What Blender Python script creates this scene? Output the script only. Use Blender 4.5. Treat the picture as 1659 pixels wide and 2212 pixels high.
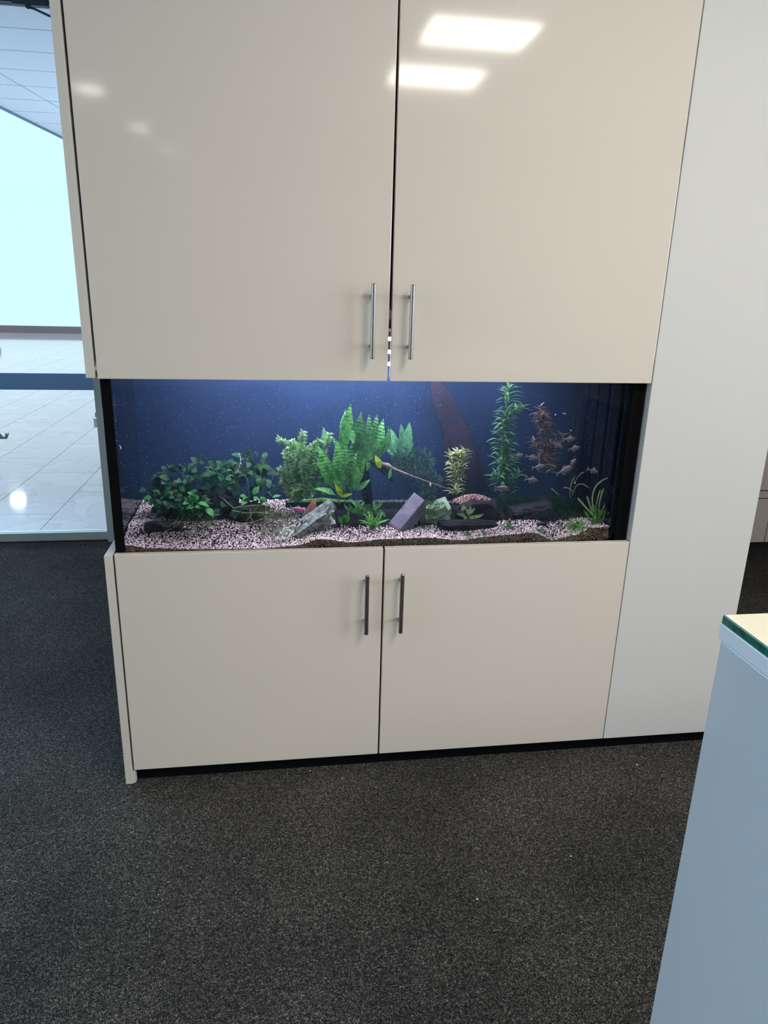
import bpy, bmesh, math, random
import numpy as np
from mathutils import Vector, Matrix
for o in list(bpy.data.objects): bpy.data.objects.remove(o)
sc = bpy.context.scene
COL = sc.collection
rnd = random.Random(7)
# ------------------------------------------------------------------ camera
CAM = Vector((0.4525, -1.9056, 1.4566)); YAW, PITCH, ROLL, FPX = 0.1514, 0.3041, 0.0274, 1540.74
cyw, syw, cp, sp = math.cos(YAW), math.sin(YAW), math.cos(PITCH), math.sin(PITCH)
FW = Vector((syw*cp, cyw*cp, -sp)); R0 = Vector((cyw, -syw, 0)); U0 = R0.cross(FW)
RT = R0*math.cos(ROLL) + U0*math.sin(ROLL); UP = -R0*math.sin(ROLL) + U0*math.cos(ROLL)
cd = bpy.data.cameras.new('camera'); cam = bpy.data.objects.new('camera', cd); COL.objects.link(cam)
cd.sensor_fit = 'HORIZONTAL'; cd.sensor_width = 36.0; cd.lens = 36.0*FPX/1659.0
cd.clip_start = 0.02; cd.clip_end = 200
m = Matrix((RT, UP, -FW)).transposed().to_4x4(); m.translation = CAM; cam.matrix_world = m
sc.camera = cam
def at(px, py, y):
    """world point at depth plane y for a place measured in the photograph"""
    d = FW + RT*((px-829.5)/FPX) - UP*((py-1106)/FPX)
    return CAM + d*((y-CAM.y)/d.y)
# ------------------------------------------------------------------ world, lights, exposure
w = bpy.data.worlds.new('world'); sc.world = w; w.use_nodes = True
bg = w.node_tree.nodes['Background']; bg.inputs[0].default_value = (0.62, 0.82, 1.0, 1); bg.inputs[1].default_value = 1.0
vs = sc.view_settings
vs.view_transform = 'Standard'; vs.look = 'None'; vs.gamma = 1.0; vs.use_curve_mapping = False; vs.exposure = 0.98
sc.cycles.use_denoising = True
sc.cycles.max_bounces = 8; sc.cycles.transparent_max_bounces = 24; sc.cycles.volume_bounces = 0
sc.cycles.sample_clamp_indirect = 6.0
def area(name, loc, direction, sx, sy, power, col):
    d = bpy.data.lights.new(name, 'AREA'); d.shape = 'RECTANGLE'; d.size = sx; d.size_y = sy
    d.energy = power; d.color = col
    o = bpy.data.objects.new(name, d); COL.objects.link(o); o.location = loc
    o.rotation_euler = Vector(direction).to_track_quat('-Z', 'Y').to_euler(); return o
PANEL_E, SPOT_E = 14.5, 11.0
area('skylight_light', (-5.5, 11, 8.4), (0, 0, -1), 7, 14, 300, (1.0, 0.86, 0.92))
area('facade_daylight', (-4.5, 15, 8.0), (0.25, -1, -0.55), 6, 2.6, 320, (0.60, 0.80, 1.0))
area('lobby_ceiling_fill', (0.1, 5.2, 0.35), (-0.35, 0, 1), 0.5, 4.5, 64, (0.62, 0.80, 1.0))  # unseen fill added behind the cabinet to brighten the lobby ceiling
area('door_daylight', (-2.75, 2.17, 1.4), (0.30, -1, -0.45), 2.2, 1.8, 78, (0.42, 0.70, 1.0))
area('window_daylight', (-4.4, -2.6, 1.5), (1, 0, 0), 4.5, 1.9, 20, (0.62, 0.80, 1.0))
area('window_daylight', (5.16, -2.3, 1.65), (-1, 0, -0.15), 2.8, 1.4, 66, (0.93, 0.95, 1.0))
area('tube_light', (0.62, 0.20, 1.34), (0, 0, -1), 0.62, 0.16, 5.6, (0.92, 0.84, 1.0))
area('tube_light', (1.12, 0.20, 1.34), (0, 0, -1), 0.30, 0.16, 1.2, (0.92, 0.84, 1.0))
area('tube_light', (0.20, 0.20, 1.34), (0, 0, -1), 0.20, 0.16, 1.0, (0.92, 0.84, 1.0))

# ------------------------------------------------------------------ helpers
def mat(name, col, rough=0.5, metal=0.0, spec=0.5, trans=0.0, coat=0.0):
    M = bpy.data.materials.new(name); M.use_nodes = True
    b = M.node_tree.nodes['Principled BSDF']
    b.inputs['Base Color'].default_value = (*col, 1); b.inputs['Roughness'].default_value = rough
    b.inputs['Metallic'].default_value = metal; b.inputs['Specular IOR Level'].default_value = spec
    b.inputs['Coat Weight'].default_value = coat
    if coat: b.inputs['Coat Roughness'].default_value = 0.08
    return M
def nd(M, typ, **kw):
    n = M.node_tree.nodes.new(typ)
    for k, v in kw.items(): setattr(n, k, v)
    return n
def lk(M, a, b): M.node_tree.links.new(a, b)
def bs(M): return M.node_tree.nodes['Principled BSDF']
def noisy(M, c1, c2, scale=40, detail=4, bump=0.0, p0=0.35, p1=0.65, dist=0.0, bs_scale=None):
    tc = nd(M, 'ShaderNodeTexCoord'); n = nd(M, 'ShaderNodeTexNoise'); n.inputs['Scale'].default_value = scale
    n.inputs['Detail'].default_value = detail; n.inputs['Distortion'].default_value = dist
    lk(M, tc.outputs['Object'], n.inputs['Vector'])
    r = nd(M, 'ShaderNodeValToRGB'); r.color_ramp.elements[0].position = p0; r.color_ramp.elements[1].position = p1
    r.color_ramp.elements[0].color = (*c1, 1); r.color_ramp.elements[1].color = (*c2, 1)
    lk(M, n.outputs['Fac'], r.inputs['Fac']); lk(M, r.outputs['Color'], bs(M).inputs['Base Color'])
    if bump:
        b = nd(M, 'ShaderNodeBump'); b.inputs['Strength'].default_value = bump; b.inputs['Distance'].default_value = 0.003
        src = n
        if bs_scale:
            src = nd(M, 'ShaderNodeTexNoise'); src.inputs['Scale'].default_value = bs_scale; src.inputs['Detail'].default_value = 5
            lk(M, tc.outputs['Object'], src.inputs['Vector'])
        lk(M, src.outputs['Fac'], b.inputs['Height']); lk(M, b.outputs['Normal'], bs(M).inputs['Normal'])
    return M
def emis(name, col, s):
    M = bpy.data.materials.new(name); M.use_nodes = True; nt = M.node_tree; nt.nodes.clear()
    e = nt.nodes.new('ShaderNodeEmission'); o = nt.nodes.new('ShaderNodeOutputMaterial')
    e.inputs[0].default_value = (*col, 1); e.inputs[1].default_value = s; nt.links.new(e.outputs[0], o.inputs[0]); return M
def leafmat(name, c1, c2, scale=60, vein=0.0, lo=.35, hi=1.75):
    M = mat(name, c1, 0.55, spec=.3); noisy(M, c1, c2, scale, 3)
    tr = nd(M, 'ShaderNodeBsdfTranslucent'); mx = nd(M, 'ShaderNodeMixShader'); mx.inputs[0].default_value = 0.35
    out = M.node_tree.nodes['Material Output']
    rampc = [l.from_socket for l in M.node_tree.links if l.to_socket == bs(M).inputs['Base Color']][0]
    # a shade of its own for every leaf
    oi = nd(M, 'ShaderNodeObjectInfo'); isl = nd(M, 'ShaderNodeNewGeometry'); add = nd(M, 'ShaderNodeMath', operation='ADD')
    lk(M, oi.outputs['Random'], add.inputs[0]); lk(M, isl.outputs['Random Per Island'], add.inputs[1])
    mr = nd(M, 'ShaderNodeMapRange'); mr.inputs[1].default_value = 0; mr.inputs[2].default_value = 2
    mr.inputs[3].default_value = lo; mr.inputs[4].default_value = hi; lk(M, add.outputs[0], mr.inputs[0])
    hs = nd(M, 'ShaderNodeHueSaturation'); lk(M, mr.outputs[0], hs.inputs['Value']); lk(M, rampc, hs.inputs['Color'])
    lk(M, hs.outputs[0], bs(M).inputs['Base Color']); lk(M, hs.outputs[0], tr.inputs['Color'])
    if vein:
        tc = nd(M, 'ShaderNodeTexCoord'); wv = nd(M, 'ShaderNodeTexWave'); wv.bands_direction = 'Y'; wv.inputs['Scale'].default_value = vein; wv.inputs['Distortion'].default_value = 3.5; wv.inputs['Detail'].default_value = 2
        lk(M, tc.outputs['Object'], wv.inputs['Vector']); b = nd(M, 'ShaderNodeBump'); b.inputs['Strength'].default_value = .55; b.inputs['Distance'].default_value = .0025
        lk(M, wv.outputs['Fac'], b.inputs['Height']); lk(M, b.outputs['Normal'], bs(M).inputs['Normal']); lk(M, b.outputs['Normal'], tr.inputs['Normal'])
    lk(M, bs(M).outputs[0], mx.inputs[1]); lk(M, tr.outputs[0], mx.inputs[2]); lk(M, mx.outputs[0], out.inputs['Surface'])
    return M
def glass(name, tint, refl_rough=0.02, ior=1.45):
    M = bpy.data.materials.new(name); M.use_nodes = True; nt = M.node_tree; nt.nodes.clear()
    t = nt.nodes.new('ShaderNodeBsdfTransparent'); t.inputs[0].default_value = (*tint, 1)
    g = nt.nodes.new('ShaderNodeBsdfGlossy'); g.inputs['Roughness'].default_value = refl_rough
    f = nt.nodes.new('ShaderNodeFresnel'); f.inputs[0].default_value = ior
    x = nt.nodes.new('ShaderNodeMixShader'); o = nt.nodes.new('ShaderNodeOutputMaterial')
    nt.links.new(f.outputs[0], x.inputs[0]); nt.links.new(t.outputs[0], x.inputs[1]); nt.links.new(g.outputs[0], x.inputs[2])
    nt.links.new(x.outputs[0], o.inputs[0]); return M
def grains(name, cols, rough=0.8):
    M = mat(name, cols[0][1], rough); g = nd(M, 'ShaderNodeNewGeometry'); r = nd(M, 'ShaderNodeValToRGB'); r.color_ramp.interpolation = 'CONSTANT'
    e = r.color_ramp.elements
    e[0].position = 0; e[0].color = (*cols[0][1], 1); e[1].position = cols[1][0]; e[1].color = (*cols[1][1], 1)
    for p, c in cols[2:]:
        k = e.new(p); k.color = (*c, 1)
    lk(M, g.outputs['Random Per Island'], r.inputs['Fac']); lk(M, r.outputs['Color'], bs(M).inputs['Base Color']); return M

def mesh(name, verts, faces, M, smooth=False):
    me = bpy.data.meshes.new(name); me.from_pydata([tuple(v) for v in verts], [], faces)
    if M: me.materials.append(M)
    if smooth: me.polygons.foreach_set('use_smooth', [True]*len(me.polygons))
    me.update(); return me
def link(name, me, parent=None, loc=None):
    o = bpy.data.objects.new(name, me); COL.objects.link(o)
    if parent:
        o.parent = parent
        p = parent; base = Vector((0, 0, 0))
        while p: base += p.location; p = p.parent
        o.location = (Vector(loc) if loc is not None else Vector((0, 0, 0))) - base
    elif loc is not None: o.location = loc
    return o
def tag(o, label=None, cat=None, group=None, kind=None):
    if label: o['label'] = label
    if cat: o['category'] = cat
    if group: o['group'] = group
    if kind: o['kind'] = kind
    return o
def thing(name, label, cat, loc=(0, 0, 0), group=None):
    o = bpy.data.objects.new(name, None); COL.objects.link(o); o.location = loc; o.empty_display_size = .05
    return tag(o, label, cat, group)
class MB:
    def __init__(s): s.bm = bmesh.new()
    def box(s, a, b, bev=0.0):
        x0, y0, z0 = a; x1, y1, z1 = b
        vs_ = [s.bm.verts.new((x, y, z)) for x in (x0, x1) for y in (y0, y1) for z in (z0, z1)]
        fs = [s.bm.faces.new([vs_[i] for i in f]) for f in ((0,1,3,2),(4,6,7,5),(0,4,5,1),(2,3,7,6),(0,2,6,4),(1,5,7,3))]
        if bev:
            ed = list({e for f in fs for e in f.edges})
            bmesh.ops.bevel(s.bm, geom=ed, offset=bev, segments=2, profile=0.5, affect='EDGES')
        return s
    def prism(s, pts, z0, z1):
        n = len(pts); a = [s.bm.verts.new((p[0], p[1], z0)) for p in pts]; b = [s.bm.verts.new((p[0], p[1], z1)) for p in pts]
        s.bm.faces.new(a[::-1]); s.bm.faces.new(b)
        for i in range(n): s.bm.faces.new([a[i], a[(i+1) % n], b[(i+1) % n], b[i]])
        return s
    def tube(s, pts, rad, n=8, caps=True):
        pts = [Vector(p) for p in pts]; rings = []; k = len(pts)
        if not hasattr(rad, '__len__'): rad = [rad]*k
        ref = Vector((0.31, 0.17, 0.93))
        for i, p in enumerate(pts):
            t = (pts[min(i+1, k-1)] - pts[max(i-1, 0)]).normalized()
            u = t.cross(ref)
            if u.length < .15: u = t.cross(Vector((1, 0, 0)))
            u.normalize(); v = t.cross(u)
            rings.append([s.bm.verts.new(p + (u*math.cos(2*math.pi*j/n) + v*math.sin(2*math.pi*j/n))*rad[i]) for j in range(n)])
        for i in range(k-1):
            for j in range(n): s.bm.faces.new([rings[i][j], rings[i][(j+1) % n], rings[i+1][(j+1) % n], rings[i+1][j]])
        if caps: s.bm.faces.new(rings[0][::-1]); s.bm.faces.new(rings[-1])
        return s
    def build(s, name, M, parent=None, smooth=False):
        bmesh.ops.recalc_face_normals(s.bm, faces=s.bm.faces)
        me = bpy.data.meshes.new(name); s.bm.to_mesh(me); s.bm.free()
        if M: me.materials.append(M)
        if smooth: me.polygons.foreach_set('use_smooth', [True]*len(me.polygons))
        return link(name, me, parent)
    def autosmooth(s): return s
def box(name, a, b, M, parent=None, bev=0.0): return MB().box(a, b, bev).build(name, M, parent)
def struct(o): o['kind'] = 'structure'; return o

# ------------------------------------------------------------------ materials
M_door = mat('gloss_white_lacquer', (0.70, 0.645, 0.565), 0.07, spec=0.5)
M_unit = mat('gloss_white_lacquer_cool', (0.67, 0.665, 0.65), 0.12)
M_edge = mat('white_edge_band', (0.66, 0.63, 0.57), 0.35)
M_black = mat('matt_black', (0.003, 0.003, 0.004), 0.8, spec=0.08)
M_inner = mat('cupboard_inside', (0.02, 0.02, 0.025), 0.8)
M_steel = mat('brushed_steel', (0.36, 0.33, 0.30), 0.30, metal=1.0)
M_alu = mat('grey_painted_aluminium', (0.40, 0.47, 0.46), 0.4)
M_bluegrey = mat('dark_blue_grey_metal', (0.05, 0.09, 0.13), 0.45)
M_wall = mat('painted_wall', (0.62, 0.60, 0.56), 0.8); noisy(M_wall, (0.60, 0.58, 0.54), (0.64, 0.62, 0.58), 8, 3)
M_ceil = mat('ceiling_paint', (0.50, 0.49, 0.47), 0.9); noisy(M_ceil, (0.48, 0.47, 0.45), (0.52, 0.51, 0.49), 30, 3)
M_lceil = mat('lobby_ceiling_panel', (0.80, 0.84, 0.88), 0.6)
M_glass = glass('clear_glass', (0.93, 0.98, 1.0))
M_tankglass = glass('tank_glass', (0.93, 0.96, 0.96), 0.03, 1.3)
M_greenedge = mat('green_glass_edge', (0.0, 0.09, 0.055), 0.15); noisy(M_greenedge, (0.0, 0.05, 0.035), (0.0, 0.16, 0.10), 60, 2)
# carpet : short looped pile, charcoal with pale flecks
M_carpet = mat('charcoal_loop_carpet', (0.02, 0.02, 0.02), 0.95, spec=0.15)
tc = nd(M_carpet, 'ShaderNodeTexCoord')
v1 = nd(M_carpet, 'ShaderNodeTexVoronoi'); v1.inputs['Scale'].default_value = 210; v1.inputs['Randomness'].default_value = 1
mpp = nd(M_carpet, 'ShaderNodeTexNoise'); mpp.inputs['Scale'].default_value = 120; mpp.inputs['Detail'].default_value = 2
mxv = nd(M_carpet, 'ShaderNodeMix', data_type='RGBA'); mxv.inputs[0].default_value = 0.02
lk(M_carpet, tc.outputs['Object'], mpp.inputs['Vector']); lk(M_carpet, tc.outputs['Object'], mxv.inputs[6]); lk(M_carpet, mpp.outputs['Color'], mxv.inputs[7])
lk(M_carpet, mxv.outputs[2], v1.inputs['Vector'])
n2 = nd(M_carpet, 'ShaderNodeTexNoise'); n2.inputs['Scale'].default_value = 230; n2.inputs['Detail'].default_value = 3; n2.inputs['Distortion'].default_value = 2.0
lk(M_carpet, tc.outputs['Object'], n2.inputs['Vector'])
r2 = nd(M_carpet, 'ShaderNodeValToRGB'); e = r2.color_ramp.elements
e[0].position = 0.42; e[0].color = (0.012, 0.012, 0.012, 1); e[1].position = 0.63; e[1].color = (0.30, 0.275, 0.245, 1)
k = e.new(0.54); k.color = (0.030, 0.029, 0.027, 1)
lk(M_carpet, n2.outputs['Fac'], r2.inputs['Fac'])
n3 = nd(M_carpet, 'ShaderNodeTexNoise'); n3.inputs['Scale'].default_value = 2.5; n3.inputs['Detail'].default_value = 4
lk(M_carpet, tc.outputs['Object'], n3.inputs['Vector'])
mr = nd(M_carpet, 'ShaderNodeMapRange'); mr.inputs[1].default_value = .3; mr.inputs[2].default_value = .7; mr.inputs[3].default_value = .58; mr.inputs[4].default_value = 1.05
lk(M_carpet, n3.outputs['Fac'], mr.inputs[0])
hs = nd(M_carpet, 'ShaderNodeHueSaturation'); lk(M_carpet, r2.outputs['Color'], hs.inputs['Color']); lk(M_carpet, mr.outputs[0], hs.inputs['Value'])
lk(M_carpet, hs.outputs[0], bs(M_carpet).inputs['Base Color'])
bp = nd(M_carpet, 'ShaderNodeBump'); bp.inputs['Strength'].default_value = 0.9; bp.inputs['Distance'].default_value = 0.003
lk(M_carpet, n2.outputs['Fac'], bp.inputs['Height']); lk(M_carpet, bp.outputs['Normal'], bs(M_carpet).inputs['Normal'])
# marble tiles
M_marble = mat('polished_marble', (0.55, 0.52, 0.55), 0.07); noisy(M_marble, (0.40, 0.37, 0.39), (0.60, 0.57, 0.60), 3.0, 9, p0=0.28, p1=0.5, dist=1.5)

# ------------------------------------------------------------------ room shell
ZC = 2.8
struct(box('floor', (-4.2, -9, -0.1), (5.0, 2.22, 0), M_carpet))
struct(box('ceiling', (-4.2, -9, ZC), (5.0, 2.2, ZC+.15), M_ceil))
struct(box('wall_back', (-0.5, 2.2, 0), (5.0, 2.32, ZC), M_wall))
wr = MB(); wr.box((5.0, -9, 0), (5.12, -3.7, ZC)); wr.box((5.0, -3.7, 0), (5.12, -.9, .95)); wr.box((5.0, -3.7, 2.35), (5.12, -.9, ZC)); wr.box((5.0, -.9, 0), (5.12, 2.32, ZC))
struct(wr.build('wall_right', M_wall))
struct(box('wall_front', (-4.2, -9.12, 0), (5.0, -9, ZC), M_wall))
wl = MB()
wl.box((-4.32, -9, 0), (-4.2, -5.0, ZC)); wl.box((-4.32, -5.0, 0), (-4.2, -0.3, 0.5)); wl.box((-4.32, -5.0, 2.5), (-4.2, -0.3, ZC)); wl.box((-4.32, -0.3, 0), (-4.2, 2.3, ZC))
struct(wl.build('wall_left', M_wall))
w2 = MB()
for yy in (-5.0, -3.43, -1.87, -0.36): w2.box((-4.3, yy, .5), (-4.2, yy+.06, 2.5))
w2.box((-4.3, -5.0, .5), (-4.2, -0.3, .56)); w2.box((-4.3, -5.0, 2.44), (-4.2, -0.3, 2.5))
wo = struct(w2.build('window_2', M_alu)); box('pane', (-4.26, -4.98, .52), (-4.25, -.32, 2.48), M_glass, wo)

w3 = MB()
for yy in (-3.7, -2.33, -.95): w3.box((5.02, yy, .95), (5.1, yy+.05, 2.35))
w3.box((5.02, -3.7, .95), (5.1, -.9, 1.0)); w3.box((5.02, -3.7, 2.30), (5.1, -.9, 2.35))
wo = struct(w3.build('window_3', M_alu)); box('pane', (5.05, -3.66, .99), (5.06, -.94, 2.31), M_glass, wo)

# ceiling light panels and downlights of the room, some mirrored in the upper doors, some added unseen
M_panel = emis('light_panel_diffuser', (1.0, 0.90, 0.80), PANEL_E)
M_spot = emis('downlight_diffuser', (1.0, 0.92, 0.82), SPOT_E)
M_rim = mat('white_lamp_frame', (0.7, 0.7, 0.68), 0.4)
def panel(x, y, lab):
    t = thing('ceiling_light_panel', lab, 'ceiling light', (x, y, ZC), 'square ceiling light panels')
    f = MB()
    for a, b in (((-.31, -.24), (.31, -.225)), ((-.31, .225), (.31, .24)), ((-.31, -.225), (-.295, .225)), ((.295, -.225), (.31, .225))):
        f.box((x+a[0], y+a[1], ZC-.012), (x+b[0], y+b[1], ZC-.001))
    f.build('frame', M_rim, t)
    box('diffuser', (x-.295, y-.225, ZC-.008), (x+.295, y+.225, ZC-.002), M_panel, t)
panel(1.57, -2.47, 'bright square ceiling panel mirrored highest in the right upper cabinet door')
panel(1.52, -3.34, 'second bright ceiling panel mirrored just below it at the door gap')
for (x, y), lab in zip([(1.6, -1.55), (3.4, -1.55), (-3.75, -1.9), (-3.75, -3.4), (-3.75, -5.0)], ['lit ceiling panel above the desk, outside the mirrored view', 'unseen ceiling panel added as fill near the right wall', 'unseen ceiling panel added as fill left of the cabinet, nearest the glass door', 'unseen ceiling panel added as fill left of the camera, second from the glass door', 'unseen ceiling panel added as fill left of the camera, farthest from the glass door']): panel(x, y, lab)  # all but the desk panel are added, unseen, to brighten the room
for i, (x, y) in enumerate([(-.88, -4.27), (-.756, -5.58), (-.653, -6.69), (-.537, -7.56)]):
    t = thing('ceiling_downlight', ['round downlight mirrored brightest at the left of the left upper door', 'round downlight mirrored second from the top in the left upper door', 'dim round downlight mirrored third in the left upper door', 'faintest round downlight, lowest of those mirrored in the left upper door'][i], 'ceiling light', (x, y, ZC), 'round downlights')
    n = 24; r = (.11, .09, .065, .055)[i]
    MB().prism([(x+r*math.cos(2*math.pi*j/n), y+r*math.sin(2*math.pi*j/n)) for j in range(n)], ZC-.006, ZC-.002).build('diffuser', M_spot, t)
    n = 24; bm_ = MB(); bm_.tube([(x+(r+.01)*math.cos(2*math.pi*j/n), y+(r+.01)*math.sin(2*math.pi*j/n), ZC-.006) for j in range(n+1)], .008, 6, False); bm_.build('trim_ring', M_rim, t, True)

# ------------------------------------------------------------------ lobby beyond the glass
struct(box('trim_1', (-9.0, 2.22, -0.1), (1.0, 2.30, -0.002), M_black))
floor2 = struct(box('floor', (-14, 2.30, -0.12), (1.0, 20.0, -0.012), mat('tile_grout', (0.22, 0.22, 0.24), 0.8)))
def tile(x0, x1, y0, y1, me_cache={}):
    key = (round(x1-x0, 3), round(y1-y0, 3))
    if key not in me_cache:
        b = MB().box((0, 0, -.012), (x1-x0-.004, y1-y0-.004, 0)); bmesh.ops.recalc_face_normals(b.bm, faces=b.bm.faces)
        me = bpy.data.meshes.new('floor_tile'); b.bm.to_mesh(me); b.bm.free(); me.materials.append(M_marble_t); me_cache[key] = me
    return link('floor_tile', me_cache[key], floor2, (x0+.002, y0+.002, -.001))
M_marble_t = mat('polished_marble_tile', (0.6, 0.6, 0.6), 0.06, spec=0.25)
def marble(M):
    g = nd(M, 'ShaderNodeNewGeometry'); oi = nd(M, 'ShaderNodeObjectInfo')
    n = nd(M, 'ShaderNodeTexNoise'); n.inputs['Scale'].default_value = 2.2; n.inputs['Detail'].default_value = 9; n.inputs['Distortion'].default_value = 1.2
    n.noise_dimensions = '4D'; mu = nd(M, 'ShaderNodeMath', operation='MULTIPLY'); mu.inputs[1].default_value = 30
    lk(M, oi.outputs['Random'], mu.inputs[0]); lk(M, mu.outputs[0], n.inputs['W']); lk(M, g.outputs['Position'], n.inputs['Vector'])
    r = nd(M, 'ShaderNodeValToRGB'); el = r.color_ramp.elements
    el[0].position = .44; el[0].color = (0.46, 0.40, 0.42, 1); el[1].position = .56; el[1].color = (0.49, 0.43, 0.45, 1)
    q = el.new(.50); q.color = (0.46, 0.40, 0.42, 1); q = el.new(.505); q.color = (0.33, 0.29, 0.31, 1); q = el.new(.514); q.color = (0.46, 0.40, 0.42, 1)
    lk(M, n.outputs['Fac'], r.inputs['Fac']); lk(M, r.outputs['Color'], bs(M).inputs['Base Color'])
marble(M_marble_t)
cols = [-0.55 - .445*i for i in range(0, 9)]
for i, xc in enumerate(cols):
    x0, x1 = xc-.445, xc
    y = 2.31 - (0.11 if i % 2 == 0 else .62)
    while y < 8.54:
        a, b = max(y, 2.31), min(y+1.09, 8.54)
        if b-a > .05 and x0 > -.6 - .42*(b-0.2): tile(x0, x1, a, b)
        y += 1.09
mb_ = struct(box('trim_2', (-9, 8.54, -.012), (1, 10.38, .004), mat('dark_blue_entrance_mat', (0.018, 0.04, 0.07), .95, spec=.05))); 
for i in range(16):
    x1 = -1.4-.445*i; y = 10.385 - (0 if i % 2 else .5)
    while y < 19.9:
        a, b = max(y, 10.385), min(y+1.09, 19.95)
        if b-a > .05 and x1 < -.9-.18*(a-8) and x1 > -.6-.47*b: tile(x1-.445, x1, a, b)
        y += 1.09
struct(box('baseboard_back', (-14, 19.86, 0), (1.0, 19.98, .19), mat('brown_grey_stone_skirting', (0.16, 0.13, 0.13), .4)))
win = struct(box('window_1', (-14, 20.0, .19), (1.0, 20.1, 8.5), emis('bright_frosted_daylight_glazing', (0.42, 0.56, 0.56), 1.0)))
struct(box('wall_left_lobby', (-14.1, 2.3, 0), (-14, 20, 8.5), M_wall))
struct(box('wall_right_lobby', (1.0, 2.32, 0), (1.1, 20, 8.5), M_wall))
# lobby ceiling : long panels, straight cut edge beside the tall atrium
def edge(y, o=0): return -1.758+o + (y-5.05)*.12
lc = struct(box('ceiling_lobby', (0.6, 2.3, ZC), (1.0, 20, ZC+.2), M_lceil))
ys = 2.32-.4
yj = [2.31, 2.55] + [3.0+.445*i for i in range(0, 36)]
for a, b in zip(yj[:-1], yj[1:]):
    g = .006
    for xl, xr in ((edge, lambda y: edge(y, .47)), (lambda y: edge(y, .482), lambda y: .6)):
        if xl(a+g) >= xr(a) : continue
        MB().prism([(xl(a+g), a+g), (min(xr(a), .6), a+g), (min(xr(b), .6), b-g), (xl(b-g), b-g)], ZC, ZC+.02).build('ceiling_panel', M_lceil, lc)
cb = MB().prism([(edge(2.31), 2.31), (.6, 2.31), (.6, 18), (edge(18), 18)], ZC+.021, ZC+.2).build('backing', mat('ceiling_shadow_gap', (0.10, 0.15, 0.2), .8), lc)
MB().prism([(edge(2.31)-.012, 2.31), (edge(2.31), 2.31), (edge(18), 18), (edge(18)-.012, 18)], ZC-.02, ZC+.2).build('edge_strip', mat('blue_grey_edge', (.16, .25, .33), .5), lc)
struct(box('wall_header', (-9, 2.21, ZC), (1, 2.31, 4), M_wall))
# recessed lobby lamp, mirrored in the marble
t = thing('ceiling_spotlight', 'small bright lobby lamp mirrored as a white glow in the marble floor', 'ceiling light', (-4.9, 13.16, 2.95))
box('lamp_glass', (-5.0, 13.04, 2.90), (-4.8, 13.26, 2.93), emis('lobby_lamp', (0.95, 1, 1), 30), t)
MB().box((-5.05, 12.98, 2.93), (-4.75, 13.32, 3.0)).build('housing', M_rim, t)
MB().tube([(-4.9, 13.16, 3.0), (-4.9, 13.16, 8.45)], .015, 8).build('suspension_rod', M_rim, t)
# glass partition door
d1 = struct(thing('door_1', None, None, (-0.53, 2.24, 0)))
box('door_frame', (-0.546, 2.205, 0.0), (-0.512, 2.275, 2.69), M_alu, d1)
box('bottom_rail', (-4.2, 2.215, 0.012), (-0.546, 2.265, 0.058), M_alu, d1)
box('top_rail', (-4.2, 2.21, 2.69), (-0.512, 2.27, 2.80), M_bluegrey, d1)
box('pane', (-4.2, 2.236, 0.058), (-0.546, 2.246, 2.69), M_glass, d1)
box('hinge_plate', (-0.566, 2.222, .672), (-0.547, 2.236, .722), mat('pale_steel_plate', (.72, .76, .8), .3), d1)
box('hinge_pin', (-0.556, 2.222, .73), (-0.549, 2.236, .755), M_alu, d1)
cl = thing('door_closer', 'dark blue-grey door closer with slanting arm at the top of the glass door', 'door closer', (-.64, 2.2, 2.68))
box('closer_body', (-.74, 2.17, 2.672), (-.585, 2.21, 2.70), M_bluegrey, cl, .004)
MB().tube([at(60, 15, 2.19), at(74, 19, 2.18), at(110, 36, 2.17), at(150, 50, 2.165)], .0055, 8).build('closer_arm', M_bluegrey, cl)
MB().tube([at(60, 13, 2.20), at(60, 13, 2.165)], .012, 12).build('pivot', M_bluegrey, cl)
# small grey decal on the glass pane
dz = []
base = at(0, 947, 2.233)
zz = [0, .018, .010, .028, .012, .022, .034, .030, .014, .010, .028, .046, .040, .012]
me_v = []; x0 = -1.10
prof = [(-1.10, .012), (-1.085, .018), (-1.075, .030), (-1.068, .034), (-1.06, .022), (-1.052, .012), (-1.044, .014), (-1.040, .030), (-1.036, .036), (-1.032, .026), (-1.028, .03), (-1.024, .036), (-1.022, .034), (-1.028, .012), (-1.036, 0)]
pv = [(x, 2.2335, .606+z) for x, z in prof] + [(-1.10, 2.2335, .606)]
dm = MB(); vv = [dm.bm.verts.new(p) for p in pv]; dm.bm.faces.new(vv)
r_ = bmesh.ops.extrude_face_region(dm.bm, geom=dm.bm.faces[:]); bmesh.ops.translate(dm.bm, verts=[v for v in r_['geom'] if isinstance(v, bmesh.types.BMVert)], vec=(0, -.001, 0))
tag(dm.build('glass_decal', mat('grey_film', (.30, .31, .32), .6)), 'small jagged grey film decal stuck low on the glass door', 'decal')
pot = thing('planter', 'dark brown rounded planter on the marble floor at the left picture edge', 'planter', (-6.5, 16.8, 0))
pr = MB(); n = 20
pb = [(.22, 0), (.33, .10), (.36, .24), (.33, .36), (.28, .42)]
pr.tube([(-6.5, 16.8, z) for r, z in pb], [r for r, z in pb], n); pr.build('pot', mat('brown_clay', (.10, .075, .07), .4), pot, True)
pr = MB(); pr.tube([(-6.5, 16.8, .42), (-6.5, 16.8, .43)], .29, n); pr.build('soil', M_black, pot)
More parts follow.
